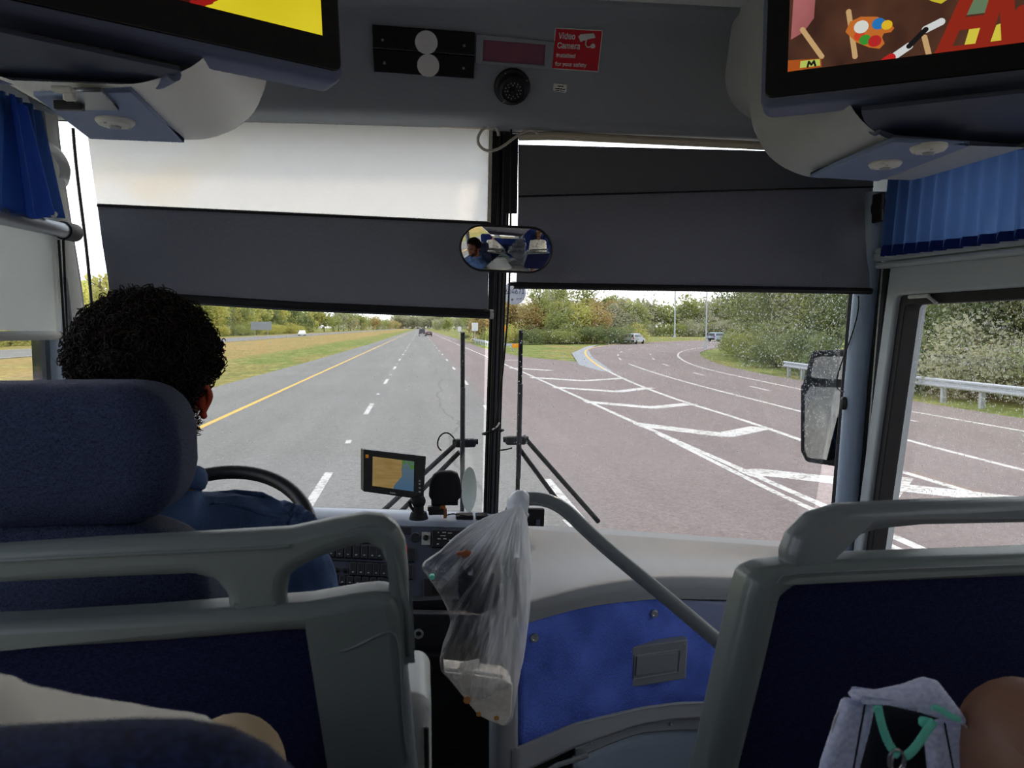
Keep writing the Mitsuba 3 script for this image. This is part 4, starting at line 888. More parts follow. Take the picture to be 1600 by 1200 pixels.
mo = rounded(Polygon([muv(x, y) for x, y in ((1268, 548), (1345, 545), (1340, 735), (1258, 722), (1250, 705), (1250, 605), (1254, 597))]), .02)
part(k, 'housing', bevel(mo, .06, .012, Pm, um, A(0, 0, 1), -nm_), 'mat_blackmatte')
for nmx, pts in (('mirror_glass', ((1258, 618), (1266, 604), (1335, 606), (1330, 722), (1262, 715), (1257, 700))), ('mirror_glass', ((1266, 590), (1273, 558), (1340, 556), (1335, 594)))):
    part(k, nmx, bevel(rounded(Polygon([muv(x, y) for x, y in pts]), .012), .004, 0, Pm + nm_ * .003, um, A(0, 0, 1), -nm_), 'mat_mirror', False)
part(k, 'bracket', tube([Pm + um * .10 + A(0, .05, -.1), Pm + um * .2 + A(0, .05, -.2), A(XR + .05, 2.5, 1.75)], .02, 8), 'mat_blackmatte')
# ================================================================== DASHBOARD
def zl(x): return 1.925 - .061 * (x + .34) - .10 * max(0, x - .2) ** 1.3
X0, X1 = XL + .02, .34
def dash_row(x):
    z = zl(x); return [(x, 2.66, z - .05), (x, 2.52, z - .006), (x, 2.47, z), (x, 2.44, z - .003), (x, 2.415, z - .016), (x, 2.402, z - .034), (x, 2.398, z - .05)]
dk = thing('dashboard', 'driver dashboard with rolled grey top edge under the windscreen', 'dashboard')
part(dk, 'top_roll', grid(np.array([dash_row(x) for x in np.linspace(X0, X1, 30)]), (0, .01, -.015)), pbr('dashroll', lin(130, 140, 156), .35, .5), True)
PA, PB = ay(600, 820, 2.395), ay(600, 945, 2.25)
pU = unit((1, 0, -.061)); pV = unit(PA - PB); pN = unit(np.cross(pU, pV)); pN = pN if pN[1] < 0 else -pN; pV = unit(np.cross(pN, pU)) ; pV = pV if pV[2] > 0 else -pV
def puv(px, py): q = hit(px, py, PA, pN) - PA; return float(q @ pU), float(q @ pV)
def pplate(pts, d, r=.0015, soft=None, lift=0):
    p = Polygon([puv(x, y) for x, y in pts]); p = rounded(p, soft) if soft else p
    return bevel(p, d, r, PA + pN * (d + lift), pU, pV, -pN)
def prect(cx, cy, w, h, d, r=.0015, soft=.002, lift=0): return pplate(((cx - w / 2, cy - h / 2), (cx + w / 2, cy - h / 2 + w * .03), (cx + w / 2 - .5, cy + h / 2 + w * .03), (cx - w / 2 - .5, cy + h / 2)), d, r, soft, lift)
part(dk, 'instrument_panel', bevel(Polygon([(XL + .02 - PA[0], .0), (.29 - PA[0], .0), (.29 - PA[0], -.26), (XL + .02 - PA[0], -.26)]), .03, .002, PA, pU, pV, -pN), 'mat_dashdark')
rows = ((863, (518, 531, 544, 557, 569.5, 582, 593), 11, 21), (890, (527, 539, 552, 564, 576, 588, 600), 11, 21), (908.5, (523, 535, 547, 559, 571, 583.5, 595), 10.5, 14), (836, (520, 533, 546, 559, 571, 584), 11, 20))
for cy, xs, w, h in rows:
    for x in xs:
        yy = cy + (x - 555) * .05
        if cy == 890 and x in (527, 539):
            s = part(dk, 'knob', lathe([(.006, 0), (.006, .012), (.0045, .014), (0, .014)], hit(x, yy + 3, PA, pN), pN, 14), 'mat_black'); continue
        s = part(dk, 'rocker_switch', prect(x, yy, w, h, .010, .0025, .003), 'mat_panelblack')
        part(s, 'symbol', prect(x, yy + h * .25, 3.2, 1.6, .0104, 0, None), 'mat_signback', False)
part(dk, 'switch_frame', join([pplate(((505, y + (505 - 555) * .05), (612, y + 2.8), (612, y + 3.9), (505, y + 1.1 - 2.5)), .004, .001) for y in (848, 877, 900)]), 'mat_panelblack')
part(dk, 'hazard_button', prect(633.5, 861, 6, 14, .012, .002), 'mat_redsign', label='red square button')
for x, y in ((643.5, 868), (640, 895)): part(dk, 'rocker_switch', prect(x, y, 11, 22, .010, .0025, .003), 'mat_panelblack')
part(dk, 'round_cover', lathe([(.016, 0), (.016, .003), (.014, .0045), (0, .0045)], hit(649, 840, PA, pN), pN, 28), 'mat_panelblack')
part(dk, 'label_plate', prect(632, 829, 20, 11, .003, .001), 'mat_panelblack')
s = part(dk, 'key_plate', prect(666, 842, 14, 20, .004, .001, .001), 'mat_pillar_left', label='pale plate with black round lock')
part(s, 'lock', lathe([(.0095, 0), (.0095, .009), (.007, .011), (0, .0105)], hit(665.5, 841, PA, pN), pN, 20), 'mat_black')
s = part(dk, 'radio', prect(702, 843, 54, 27, .012, .002, .002), 'mat_black')
for x, y, w in ((685, 834, 2), (694, 834, 6), (692, 839, 8), (686, 844, 5), (695, 844, 5), (684, 852, 3), (703, 835, 6), (704, 846, 6)): part(s, 'marking', prect(x, y, w, 1.6, .0126, 0, None), 'mat_signback', False)
s = part(dk, 'small_screen', prect(684, 920, 44, 29, .012, .002, .002), 'mat_black'); part(s, 'glass', prect(688, 920, 26, 21, .0126, 0, None), 'mat_screenblack', False)
part(dk, 'marking', prect(690, 946, 18, 1.6, .002, 0, None), 'mat_signback', False)
struct('front_bulkhead', bx((XL + .02, 2.22, 1.08), (.285, 2.26, 1.70)), 'mat_panelblack', 'black bulkhead below the dashboard')
k = thing('lower_panel', 'black lower dashboard panel with a pale round socket', 'panel')
part(k, 'plate', yplate(((560, 958), (790, 962), (790, 1250), (560, 1250)), 2.16, .04, .006), 'mat_panelblack')
part(k, 'socket', lathe([(.0145, 0), (.0145, .004), (.0085, .005), (.0075, -.004), (0, -.004)], ay(654, 990, 2.158), (0, -1, 0), 26), 'mat_pillar_left', label='pale ring socket')
part(k, 'ledge', yplate(((560, 1024), (790, 1026), (790, 1250), (560, 1250)), 2.12, .04, .006), 'mat_blackmatte')
part(k, 'rib', yplate(((640, 1172), (740, 1176), (740, 1181), (640, 1177)), 2.11, .02, .003), 'mat_blackmatte')
part(k, 'socket_cover', lathe([(.016, 0), (.016, .006), (.010, .008), (0, .008)], ay(668, 1045, 2.118), (0, -1, 0), 22), 'mat_black')
# monitor, paddle, little boxes on the dash
k = thing('dash_monitor', 'small black monitor on a ball mount on the dashboard', 'monitor')
M0 = ay(568, 768, 2.30); mu = unit(ay(662, 780, 2.36) - M0); mn_ = unit(np.cross(mu, A(0, 0, 1))); mn_ = mn_ if mn_[1] < 0 else -mn_; mv = np.cross(mu, mn_); mv = mv if mv[2] > 0 else -mv
def muv_(px, py): q = hit(px, py, M0, mn_) - M0; return float(q @ mu), float(q @ mv)
def mplate(pts, d, dep, r, soft=None):
    p = Polygon([muv_(x, y) for x, y in pts]); p = rounded(p, soft) if soft else p
    return bevel(p, dep, r, M0 + mn_ * d, mu, mv, -mn_)
part(k, 'housing', mplate(((568, 702), (666, 713), (662, 781), (568, 768)), .0, .035, .003, .003), 'mat_black')
def picM(uv):
    c = mikit.mix(lin(150, 120, 66), lin(176, 150, 96), fb(uv.x * 5, uv.y * 22, 2))
    edge = .66 - .16 * mikit.smoothstep(.45, .05, uv.y) + .05 * nz(uv.y * 6, 3, 1)
    c2 = mikit.mix(lin(70, 108, 140), lin(104, 122, 134), uv.y)
    c2 = dr.select((uv.y > .72) & (nz(uv.x * 26, uv.y * 18, 5) > .45), mi.Color3f(lin(84, 132, 60)), c2)
    return dr.select(uv.x > edge, c2, c)
a = [muv_(x, y) for x, y in ((581.5, 759), (646, 768), (647, 721), (582, 713))]
part(k, 'screen', TM([M0 + mn_ * .0015 + mu * u + mv * v for u, v in a], [(0, 1, 2), (0, 2, 3)]), 'mat_screenblack', False, uv=[(0, 0), (1, 0), (1, 1), (0, 1)], emitter={'type': 'area', 'radiance': lit('m', picM, .55)})
part(k, 'logo', mplate(((609, 768.5), (618, 769.7), (618, 771.7), (609, 770.5)), .001, .002, 0), 'mat_signback')
for y in (750, 755, 761, 767): part(k, 'button', mplate(((654, y), (657, y + .4), (657, y + 2.6), (654, y + 2.2)), .0015, .002, 0), 'mat_signback')
part(k, 'indicator', mplate(((571, 710), (576, 710.6), (576, 715.6), (571, 715)), .001, .002, 0), 'mat_orange')
b = ay(654, 783, 2.36)
part(k, 'mount', join([cyl(b + A(0, 0, .012), b - A(0, 0, .05), .016, 14), ball(b - A(.0, 0, .0), .022, 2), cyl(b - A(0, 0, .055), b - A(0, 0, .035), .030, 18, .024), tube([b + A(-.03, 0, .0), b + A(-.022, 0, -.02), b + A(-.01, 0, -.035)], .005, 6)]), 'mat_blackmatte')
k = thing('paddle_mirror', 'black rounded paddle seen from behind next to the dash monitor', 'paddle')
part(k, 'head', yplate(((678, 742), (686, 737.5), (705, 736.5), (715, 740), (719, 750), (722, 768), (720, 778), (716, 782), (716, 790.5), (674, 790.5), (674, 782), (670, 776), (671, 758), (673, 750)), 2.40, .03, .008, .004), 'mat_blackmatte')
part(k, 'stalk', join([bx(ay(687, 789, 2.41), ay(696, 796, 2.425)), bx(ay(693, 795, 2.41), ay(698, 808, 2.425))]), pbr('brass', lin(150, 92, 50), .4, .4), label='copper coloured stalk')
k = thing('cable_clutter', 'black cable blocks on the dash between the monitor and the paddle', 'cable block')
part(k, 'block', rbox(ay(678, 794, 2.40), (.04, .03, .016), .004), 'mat_black'); part(k, 'block', rbox(ay(682, 800, 2.40), (.05, .03, .014), .004), 'mat_black')
part(k, 'wire', tube(spline([ay(x, y, 2.42) for x, y in ((697, 806), (706, 803), (716, 804), (730, 806))], 14), .002, 6), 'mat_black')
for x0, x1, lab in ((712, 739, 'left flat black box at the foot of the windscreen'), (743, 762, 'right flat black box at the foot of the centre post')):
    solo('black_box', rbox((ay(x0, 806, 2.45) + ay(x1, 807, 2.45)) / 2, (abs(ay(x1, 806, 2.45)[0] - ay(x0, 806, 2.45)[0]), .05, .014), .004), 'mat_blackmatte', lab, 'box')
k = thing('toll_device', 'small square black device at the windscreen right of the grab rail top', 'device')
part(k, 'body', yplate(((823, 795), (851, 796), (850, 823), (822, 822)), 2.40, .02, .003, .002), 'mat_blackmatte'); part(k, 'socket', yplate(((838, 812), (844, 812), (844, 822), (837, 822)), 2.395, .006, .001), 'mat_dashdark')

# ---- right console: sloping top, band, carpet panel, lower trims
def Yc(px): return float(np.interp(px, [770, 808, 900, 1000, 1060, 1110, 1160, 1260], [1.86, 1.88, 1.93, 2.00, 2.04, 2.07, 2.09, 2.12]))
xs = np.array([812, 835, 860, 890, 930, 970, 1010, 1050, 1090, 1130, 1180, 1230, 1272])
def row(pts): 
    px = [p[0] for p in pts]; return lambda x: float(np.interp(x, px, [p[1] for p in pts]))
edgeA = row(((740, 806), (812, 822), (840, 829), (1040, 842), (1240, 856), (1400, 866)))
lip = row(((800, 950), (829, 943), (880, 928), (940, 914.5), (1000, 906), (1060, 903), (1160, 906), (1300, 912)))
band = row(((800, 982), (829, 972), (880, 957), (940, 944), (1000, 938), (1040, 935), (1160, 938), (1300, 944)))
kk = thing('console', 'pale grey console sweeping round the entry steps with a blue carpet panel', 'console')
P = []
for x in xs:
    A_, B_ = ay(x, edgeA(x), 2.46), ay(x + (829 - x) * .0, lip(x), Yc(x)); r_ = [A_ + A(0, .2, -.03), A_ + A(0, .02, -.002)]
    for t in np.linspace(0, 1, 9):
        q = A_ * (1 - t) + B_ * t; q[2] += -.055 * math.sin(math.pi * min(1, t * 1.15)) * (1 - t) + .008 * math.sin(math.pi * t) ; r_.append(q)
    r_[-1] = B_ + A(0, .012, .004); r_ += [B_ + A(0, .002, -.004), ay(x, (lip(x) + band(x)) / 2, Yc(x) - .004), ay(x, band(x), Yc(x)), ay(x, band(x), Yc(x)) + A(0, .03, -.004)]
    P.append(r_)
part(kk, 'top', grid(np.array(P)), 'mat_dash', 50)
low = row(((760, 1192), (808, 1168), (900, 1130), (1000, 1106), (1060, 1098), (1110, 1097), (1160, 1099)))
def wall(pxs, top, bot, dy, n=8): return grid(np.array([[ay(x, top(x) * (1 - t) + bot(x) * t, Yc(x) + dy) for t in np.linspace(0, 1, n)] for x in pxs]), (0, .02, 0))
part(kk, 'carpet_panel', wall(np.linspace(809, 1118, 30), row(((809, 977), (829, 971), (880, 956), (940, 943), (1000, 937), (1040, 934), (1062, 946), (1118, 1002))), low, .006), 'mat_carpet', True, label='royal blue carpet panel')
part(kk, 'side_panel', wall(np.linspace(1052, 1262, 16), band, row(((1052, 940), (1080, 964), (1118, 1002), (1200, 1090), (1300, 1190))), .012), 'mat_tvcase', True)
part(kk, 'side_panel', wall(np.linspace(1112, 1262, 10), row(((1112, 1000), (1160, 1040), (1300, 1180))), row(((1112, 1102), (1300, 1110))), .012), 'mat_carpet', True)
part(kk, 'panel_joint', tube([ay(x, band(x) + 1, Yc(x) + .006) for x in np.linspace(1066, 1260, 10)], .0014, 6), 'mat_black')
part(kk, 'end_post', grid(np.array([[ay(x, y, Yc(808) + d) for x, d in ((764, .10), (768, .03), (776, .008), (790, .0), (803, .0), (809, .004), (810, .02))] for y in (965, 1030, 1100, 1160, 1205, 1260)])), pbr('consolegrey', lin(124, 128, 134), .45, .4), 60)
low2 = row(((760, 1240), (808, 1212), (900, 1168), (1000, 1133), (1060, 1124), (1110, 1122), (1160, 1124)))
part(kk, 'lower_trim', wall(np.linspace(800, 1170, 24), low, low2, .0), 'mat_consolegrey', True)
part(kk, 'lower_trim', tube([ay(x, low(x) + 1.5, Yc(x) - .002) for x in np.linspace(806, 1168, 24)], .0028, 8), 'mat_consolegrey')
low3 = row(((890, 1190), (960, 1160), (1000, 1146), (1060, 1141), (1160, 1143)))
part(kk, 'step_band', wall(np.linspace(900, 1170, 16), row(((900, 1171), (1000, 1132), (1060, 1123), (1160, 1123))), low3, .015), pbr('bandgrey', lin(108, 113, 119), .5, .4), True)
part(kk, 'step_cover', wall(np.linspace(896, 1170, 16), low3, row(((890, 1290), (1170, 1290))), .03), pbr('coverblue', lin(110, 124, 140), .5, .4), True)
part(kk, 'recess', wall(np.linspace(800, 905, 8), low2, row(((800, 1290), (905, 1290))), .10), 'mat_blackmatte', True)
for x, y in ((835, 996), (1022, 958)):
    part(kk, 'screw', lathe([(0, .006), (.004, .006), (.006, .0075), (.0105, .0065), (.0115, .002), (.0115, -.002)], ay(x, y, Yc(x) + .004), (0, -1, 0), 22), 'mat_aluminium')
for x, y in ((924, 1160), (1048, 1131)): part(kk, 'small_screw', lathe([(0, .004), (.004, .0035), (.005, 0)], ay(x, y, Yc(x) + .012), (0, -1, 0), 12), 'mat_aluminium')
part(kk, 'tread_edge', tube([ay(840, 1215, 1.84), ay(870, 1196, 1.86), ay(917, 1181, 1.88)], .012, 10, ((0, 1, 1), .5)), 'mat_aluminium', label='bare metal step edge')
s = part(kk, 'ashtray', yplate(((979, 1012), (1075, 999), (1072, 1061), (977, 1076)), Yc(1030) - .022, .03, .004, .004), 'mat_bandgrey', label='grey rectangular plate with raised centre')
part(s, 'rim', join([tube([ay(x, y, Yc(1030) - .023) for x, y in ((992, 1025), (1063, 1015), (1060, 1050), (990, 1061), (992, 1025))], .0022, 6)]), 'mat_consolegrey')
part(s, 'flap', yplate(((995, 1026), (1059, 1018), (1057, 1048), (993, 1057)), Yc(1030) - .027, .008, .003, .003), 'mat_bandgrey')
for x, y in ((986, 1018), (1069, 1006), (983, 1070), (1067, 1055)): part(s, 'rivet', ball(ay(x, y, Yc(1030) - .022), .0026, 1), 'mat_aluminium')
# ---- grab rail
rp = [ay(x, y, Y) for x, y, Y in ((797, 812, 1.80), (801, 796, 1.79), (812, 783, 1.78), (830, 779, 1.77), (855, 782, 1.76), (882, 796, 1.745), (908, 820, 1.73), (950, 858, 1.70), (1010, 908, 1.65), (1075, 962, 1.60), (1150, 1026, 1.54), (1200, 1070, 1.50))]
k = thing('grab_rail', 'curved dark grab rail descending across the console', 'handrail')
part(k, 'tube', tube(spline(rp, 60), .0165, 16), 'mat_handle')
part(k, 'lower_tube', tube([rp[0] + A(0, .0, .004), rp[0] + A(0, .06, -.12), rp[0] + A(0, .1, -.3)], .0165, 14), 'mat_handle')
# ---- plastic bag with a carton inside, tied to the rail
def film(p, n, uv):
    dx, dz = p.x - .235, 2.13 - p.z; th, r = dr.atan2(dx, dz), dr.sqrt(dx * dx + dz * dz)
    s = fb(th * 7 + .6 * nz(p.z * 9, p.x * 9, 2), r * 5, p.y * 6)
    st = mikit.smoothstep(.52, .60, fb(th * 26 + 1.2 * nz(p.z * 14, p.x * 14, 5), r * 7, p.y * 12))
    side = mikit.smoothstep(.10, .24, p.x + .10 * (p.z - 1.8))
    return dr.clip(.03 + .12 * mikit.smoothstep(.48, .72, s) + .20 * st * (.25 + s) + .42 * side * (0.3 + s) + .35 * mikit.smoothstep(1.98, 2.06, p.z + .15 * p.x), 0, .9)
cloth('film_white', lin(236, 238, 242), .8)
mat('bagfilm', type='blendbsdf', weight=mikit.proc(film), a={'type': 'thindielectric', 'int_ior': 1.5}, b={'type': 'twosided', 'b': {'type': 'principled', 'base_color': rgb(lin(238, 240, 244)), 'roughness': .35, 'specular': .6}})
R_bag = ((792, 803, 816), (800, 782, 820), (808, 758, 823), (820, 735, 825), (840, 708, 827), (860, 688, 829), (876, 664, 830), (884, 658, 830), (892, 661, 830), (905, 671, 830), (930, 688, 829), (955, 700, 828), (972, 704, 826), (985, 700, 824), (1005, 692, 822), (1030, 687, 818), (1046, 688, 814), (1058, 699, 812), (1075, 713, 809), (1092, 727, 806), (1110, 743, 803), (1122, 757, 801), (1130, 776, 797), (1134, 785, 793))
bk = thing('plastic_bag', 'clear wrinkled plastic bag tied to the grab rail', 'bag')
def bag_sheet(sgn, n=110, m=90):
    py = np.linspace(792, 1134, n); xl = np.interp(py, [r[0] for r in R_bag], [r[1] for r in R_bag]); xr = np.interp(py, [r[0] for r in R_bag], [r[2] for r in R_bag]); P = []
    for y, a, b in zip(py, xl, xr):
        s = np.linspace(-1, 1, m); t = (y - 792) / 342; th = .065 * min(1, t * 3.5) * min(1, (1.02 - t) * 4)
        rowp = []
        for q in s:
            x = (a + b) / 2 + (b - a) / 2 * q; p = ay(x, y, 1.72)
            an, rd = math.atan2(x - 813, y - 775), math.hypot(x - 813, y - 775)
            w = meshkit.fbm(A(an * 8 + .5 * meshkit.noise(A(x * .03, y * .03, 1.), 4), rd * .010, 3.0 + sgn), 4, 5) - .5; w2 = abs(meshkit.noise(A(an * 30, rd * .018, 7.0 + sgn), 2) - .5)
            rowp.append(p + A(0, sgn * th * math.sqrt(max(0, 1 - q * q)) * .8 + (.040 * w + .018 * w2) * (1 - q ** 4) * min(1, t * 4), 0))
        P.append(rowp)
    return grid(np.array(P))
part(bk, 'film', bag_sheet(-1), 'mat_bagfilm', True); part(bk, 'film', bag_sheet(1), 'mat_bagfilm', True)
part(bk, 'knot', join([disp(ball(ay(812, 792, 1.765), (.012, .02, .022), 3), .004, 90, 3), tube(spline([ay(x, y, Y) for x, y, Y in ((800, 800, 1.76), (806, 780, 1.755), (816, 776, 1.75), (818, 792, 1.755), (824, 806, 1.745))], 16), [.008, .011, .013, .015, .016, .016, .017, .017, .016, .015, .014, .013, .011, .010, .008, .006], 10)]), pbr('bagwhite', lin(214, 220, 228), .3, .6), True)
k = thing('carton', 'white stained paper carton inside the plastic bag', 'carton')
pbr('carton', speck(lin(190, 186, 178), lin(206, 202, 196), 60.), .7, .2)
cp = Polygon([(p[0], p[2]) for p in (ay(x, y, 1.70) for x, y in ((694, 1047), (786, 1057), (800, 1066), (798, 1112), (786, 1129), (766, 1123), (745, 1112)))])
part(k, 'body', bevel(cp, .075, .003, (0, 1.685, 0), (1, 0, 0), (0, 0, 1), (0, 1, 0)), 'mat_carton')
part(k, 'rim', tube([ay(x, y, 1.682) for x, y in ((694, 1046), (740, 1050), (786, 1057))], .0042, 8, ((0, 1, 0), .5)), 'mat_white')
part(k, 'flap', yplate(((718, 1036), (749, 1030), (750, 1044), (718, 1050)), 1.70, .002, .0), 'mat_white')
part(k, 'flap', yplate(((720, 1048), (752, 1040), (786, 1056), (760, 1057)), 1.74, .002, .0), 'mat_carton')
pbr('stain', lin(176, 124, 74), .8, .1)
for x, y, r in ((718, 1047, .006), (730, 1094, .009), (748, 1116, .006), (776, 1122, .006)): part(k, 'stain', shift(lathe([(0, .0004), (r * .8, .0004), (r, 0)], ay(x, y, 1.6845), (0, -1, 0), 14), (0, 0, 0)), 'mat_stain', False)
k = thing('bag_contents', 'crumpled dark wrapper inside the upper part of the plastic bag', 'wrapper')
part(k, 'body', disp(pillow(ay(748, 905, 1.72), (.10, .05, .16), .8, n=24), .014, 30, 4), 'mat_darkcloth', True)
part(k, 'wrapper', disp(pillow(ay(724, 866, 1.70), (.04, .016, .014), .8, n=14), .006, 50, 4), pbr('scrap', lin(150, 92, 64), .7, .2), True, label='orange scrap')
solo('bottle_cap', lathe([(.006, 0), (.006, .008), (.005, .010), (0, .010)], ay(675, 900, 1.69), (0, -1, 0), 16), 'mat_teal', 'small teal cap at the left edge of the plastic bag', 'cap')

# ---- steering wheel
k = thing('steering_wheel', 'large dark steering wheel in front of the driver', 'steering wheel')
wc, wr = A(-.43, 1.63, 2.055), .197; wT = unit((0, .80, .60)); wX = A(1, 0, 0); wN = np.cross(wX, wT)
part(k, 'rim', tube([wc + wX * wr * math.cos(a) + wT * wr * math.sin(a) for a in np.linspace(0, 2 * math.pi, 73)], .0155, 14, cap=False), 'mat_black')
part(k, 'hub', lathe([(.07, -.03), (.075, 0), (.06, .02), (0, .025)], wc - wN * .02, wN if wN[2] > 0 else -wN, 28), 'mat_black')
for a in (.35, math.pi - .35, -1.2, -1.94): part(k, 'spoke', tube([wc + (wX * math.cos(a) + wT * math.sin(a)) * .05, wc + (wX * math.cos(a) + wT * math.sin(a)) * wr], .012, 8, (wN, .5)), 'mat_dashdark')
part(k, 'column', cyl(wc - A(0, .0, .02), wc + A(0, .3, -.5), .035, 14), 'mat_blackmatte')
# ================================================================== PARTITIONS AND SEATS
YP = .88
handle = ((-80, 862), (0, 857), (150, 847), (300, 839), (450, 830), (520, 815), (570, 807), (600, 810), (621, 825), (633, 850), (638, 900), (639, 960), (640, 1045), (629, 1045), (624, 960), (610, 916), (604, 885), (594, 862), (572, 851), (540, 859), (500, 873), (465, 890), (448, 905), (444, 932), (443, 960), (356, 962), (353, 932), (335, 909), (300, 900), (150, 906), (0, 914), (-80, 919))
pnl = ((-80, 983), (0, 980), (200, 968), (350, 956), (480, 946), (560, 932), (590, 929), (614, 933), (625, 955), (634, 1040), (650, 1200), (664, 1350), (-80, 1350))
ins = ((-80, 1027), (0, 1022), (250, 1007), (460, 990), (500, 991), (514, 1004), (519, 1100), (528, 1350), (-200, 1400))
k = thing('partition', 'grey partition with grab handle and dark inset behind the driver', 'partition')
fr = rounded(pxpoly(pnl, YP), .008); hole = rounded(pxpoly(ins, YP), .010)
part(k, 'frame', bevel(fr.difference(hole), .062, .016, (0, YP, 0), (1, 0, 0), (0, 0, 1), (0, 1, 0), .006, 5), 'mat_partition', 50)
part(k, 'inset_panel', bevel(fr.intersection(hole.buffer(.004)).buffer(-.001), .03, 0, (0, YP + .016, 0), (1, 0, 0), (0, 0, 1), (0, 1, 0)), 'mat_navyinset', label='dark blue carpeted inset')
part(k, 'grab_handle', bevel(rounded(pxpoly(handle, YP + .012), .003), .042, .015, (0, YP + .010, 0), (1, 0, 0), (0, 0, 1), (0, 1, 0), .005, 5), 'mat_partition', 50, label='looped grey grab handle')
part(k, 'handle_groove', tube(spline([ay(x, y, YP + .008) for x, y in ((-60, 880), (0, 877), (150, 869), (300, 862), (420, 856), (452, 853))], 24), .0022, 6), 'mat_partition')
for pts in (((548, 838), (575, 826), (596, 833)), ((530, 836), (560, 824), (590, 822))): part(k, 'handle_groove', tube(spline([ay(x, y, YP + .011) for x, y in pts], 10), .0012, 6), 'mat_handle')
part(k, 'mould_line', tube(spline([ay(x, y, YP - .001) for x, y in ((530, 1018), (560, 1008), (590, 993), (612, 988), (622, 1000), (628, 1060), (640, 1190))], 24), .0016, 6), 'mat_handle')
k = thing('seat_side_box', 'pale grey rounded box beside the driver seat', 'box')
q0, q1 = ay(674, 1090, 1.05), ay(560, 1250, 1.05)
part(k, 'body', rbox(((q0[0] + q1[0]) / 2, 1.14, (q0[2] + 1.3) / 2), (abs(q0[0] - q1[0]), .18, q0[2] - 1.3), .022, sub=2), 'mat_partition_pale')
part(k, 'slot', tube([ay(666, 1138, 1.049), ay(667, 1200, 1.049)], .0035, 8), 'mat_black')
# right partition
k = thing('partition', 'grey partition with arched grab handle in front of the right seat', 'partition')
pr_ = ((1168, 930), (1177, 903), (1200, 892), (1300, 881), (1600, 870), (1750, 864), (1750, 1350), (1066, 1350), (1108, 1200), (1140, 1050))
ir_ = ((1226, 937), (1247, 921), (1400, 914), (1850, 896), (1850, 1400), (1122, 1400), (1163, 1200), (1200, 1050))
hr_ = ((1233, 900), (1233, 868), (1245, 838), (1275, 808), (1325, 793), (1450, 787), (1600, 783), (1700, 781), (1700, 818), (1600, 820), (1450, 823), (1375, 830), (1335, 845), (1311, 866), (1303, 900))
fr = rounded(pxpoly(pr_, YP), .012); hole = rounded(pxpoly(ir_, YP), .010)
part(k, 'frame', bevel(fr.difference(hole), .066, .019, (0, YP, 0), (1, 0, 0), (0, 0, 1), (0, 1, 0), .006, 5), 'mat_partition', 50)
part(k, 'inset_panel', bevel(fr.intersection(hole.buffer(.004)).buffer(-.001), .03, 0, (0, YP + .016, 0), (1, 0, 0), (0, 0, 1), (0, 1, 0)), 'mat_navyinset', label='dark blue carpeted inset')
part(k, 'grab_handle', bevel(rounded(pxpoly(hr_, YP + .012), .003), .044, .016, (0, YP + .010, 0), (1, 0, 0), (0, 0, 1), (0, 1, 0), .005, 5), 'mat_handle', 50, label='arched dark grab handle')
part(k, 'mould_line', tube([ay(x, y, YP - .001) for x, y in ((1214, 912), (1222, 900), (1250, 896), (1420, 888), (1600, 882))], .0016, 6), 'mat_handle')
part(k, 'mould_line', tube([ay(x, y, YP + .012) for x, y in ((1172, 925), (1145, 1050), (1112, 1200))], .0012, 6), 'mat_handle')
# driver seat
k = thing('driver_seat', 'high backed driver seat in dark speckled fabric', 'seat')
hp_ = rounded(sbox(-.217, -.093, .217, .093), .068)
hm = bevel(hp_, .165, .052, (-.53, 1.0, 2.336), (1, 0, 0), (0, 0, 1), (0, 1, 0), .008, 7)
part(k, 'headrest', disp(hm, .0015, 30, 2), 'mat_headrest', True)
part(k, 'backrest', pillow((-.54, 1.075, 1.93), (.545, .15, .64), .42, n=44), 'mat_headrest', True)
part(k, 'cushion', pillow((-.52, 1.34, 1.60), (.52, .52, .14), .4, n=30), 'mat_headrest', True)
part(k, 'pedestal', bx((-.72, 1.16, 1.08), (-.32, 1.5, 1.54)), 'mat_blackmatte')
# passenger seats: one builder, copies down the saloon
ZS = FLOOR
def coach_seat(x, y, label, group=None, top=None, inner=1, sm='mat_seatnavy'):
    k = thing('coach_seat', label, 'seat', group); h = top or (ZS + 1.08)
    bp = rounded(sbox(-.215, ZS + .40, .215, h), .07)
    part(k, 'backrest', bevel(bp, .10, .04, (x, y, 0), (1, 0, 0), (0, 0, 1), unit((0, 1, -.0)), .02, 5), sm, True)
    part(k, 'cushion', pillow((x, y + .32, ZS + .40), (.44, .50, .15), .4, n=24), 'mat_seatnavy', True)
    part(k, 'base', bx((x - .17, y + .10, ZS), (x + .17, y + .46, ZS + .33)), 'mat_shell_dark', False)
    part(k, 'armrest', rbox((x + inner * .222, y + .28, ZS + .62), (.04, .36, .05), .018), 'mat_partition_pale')
    return k
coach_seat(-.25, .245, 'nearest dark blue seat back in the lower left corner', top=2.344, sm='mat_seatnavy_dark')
coach_seat(-.735, .20, 'dark blue window seat left of the nearest seat', inner=-1)
coach_seat(.745, .16, 'dark blue aisle seat behind the right partition', inner=-1)
coach_seat(1.19, .16, 'dark blue window seat behind the right partition')
for r_ in range(1, 6):
    for x, inn, side in ((-.735, -1, 'left'), (-.275, 1, 'left'), (.745, -1, 'right'), (1.19, 1, 'right')):
        if r_ == 1 and x == -.275: continue
        coach_seat(x, .2 - r_ * .84, f'dark blue coach seat by the {"window" if abs(x - .235) > .8 else "aisle"} on the {side}, {("second", "third", "fourth", "fifth", "sixth")[r_ - 1]} row from the front', inner=inn)
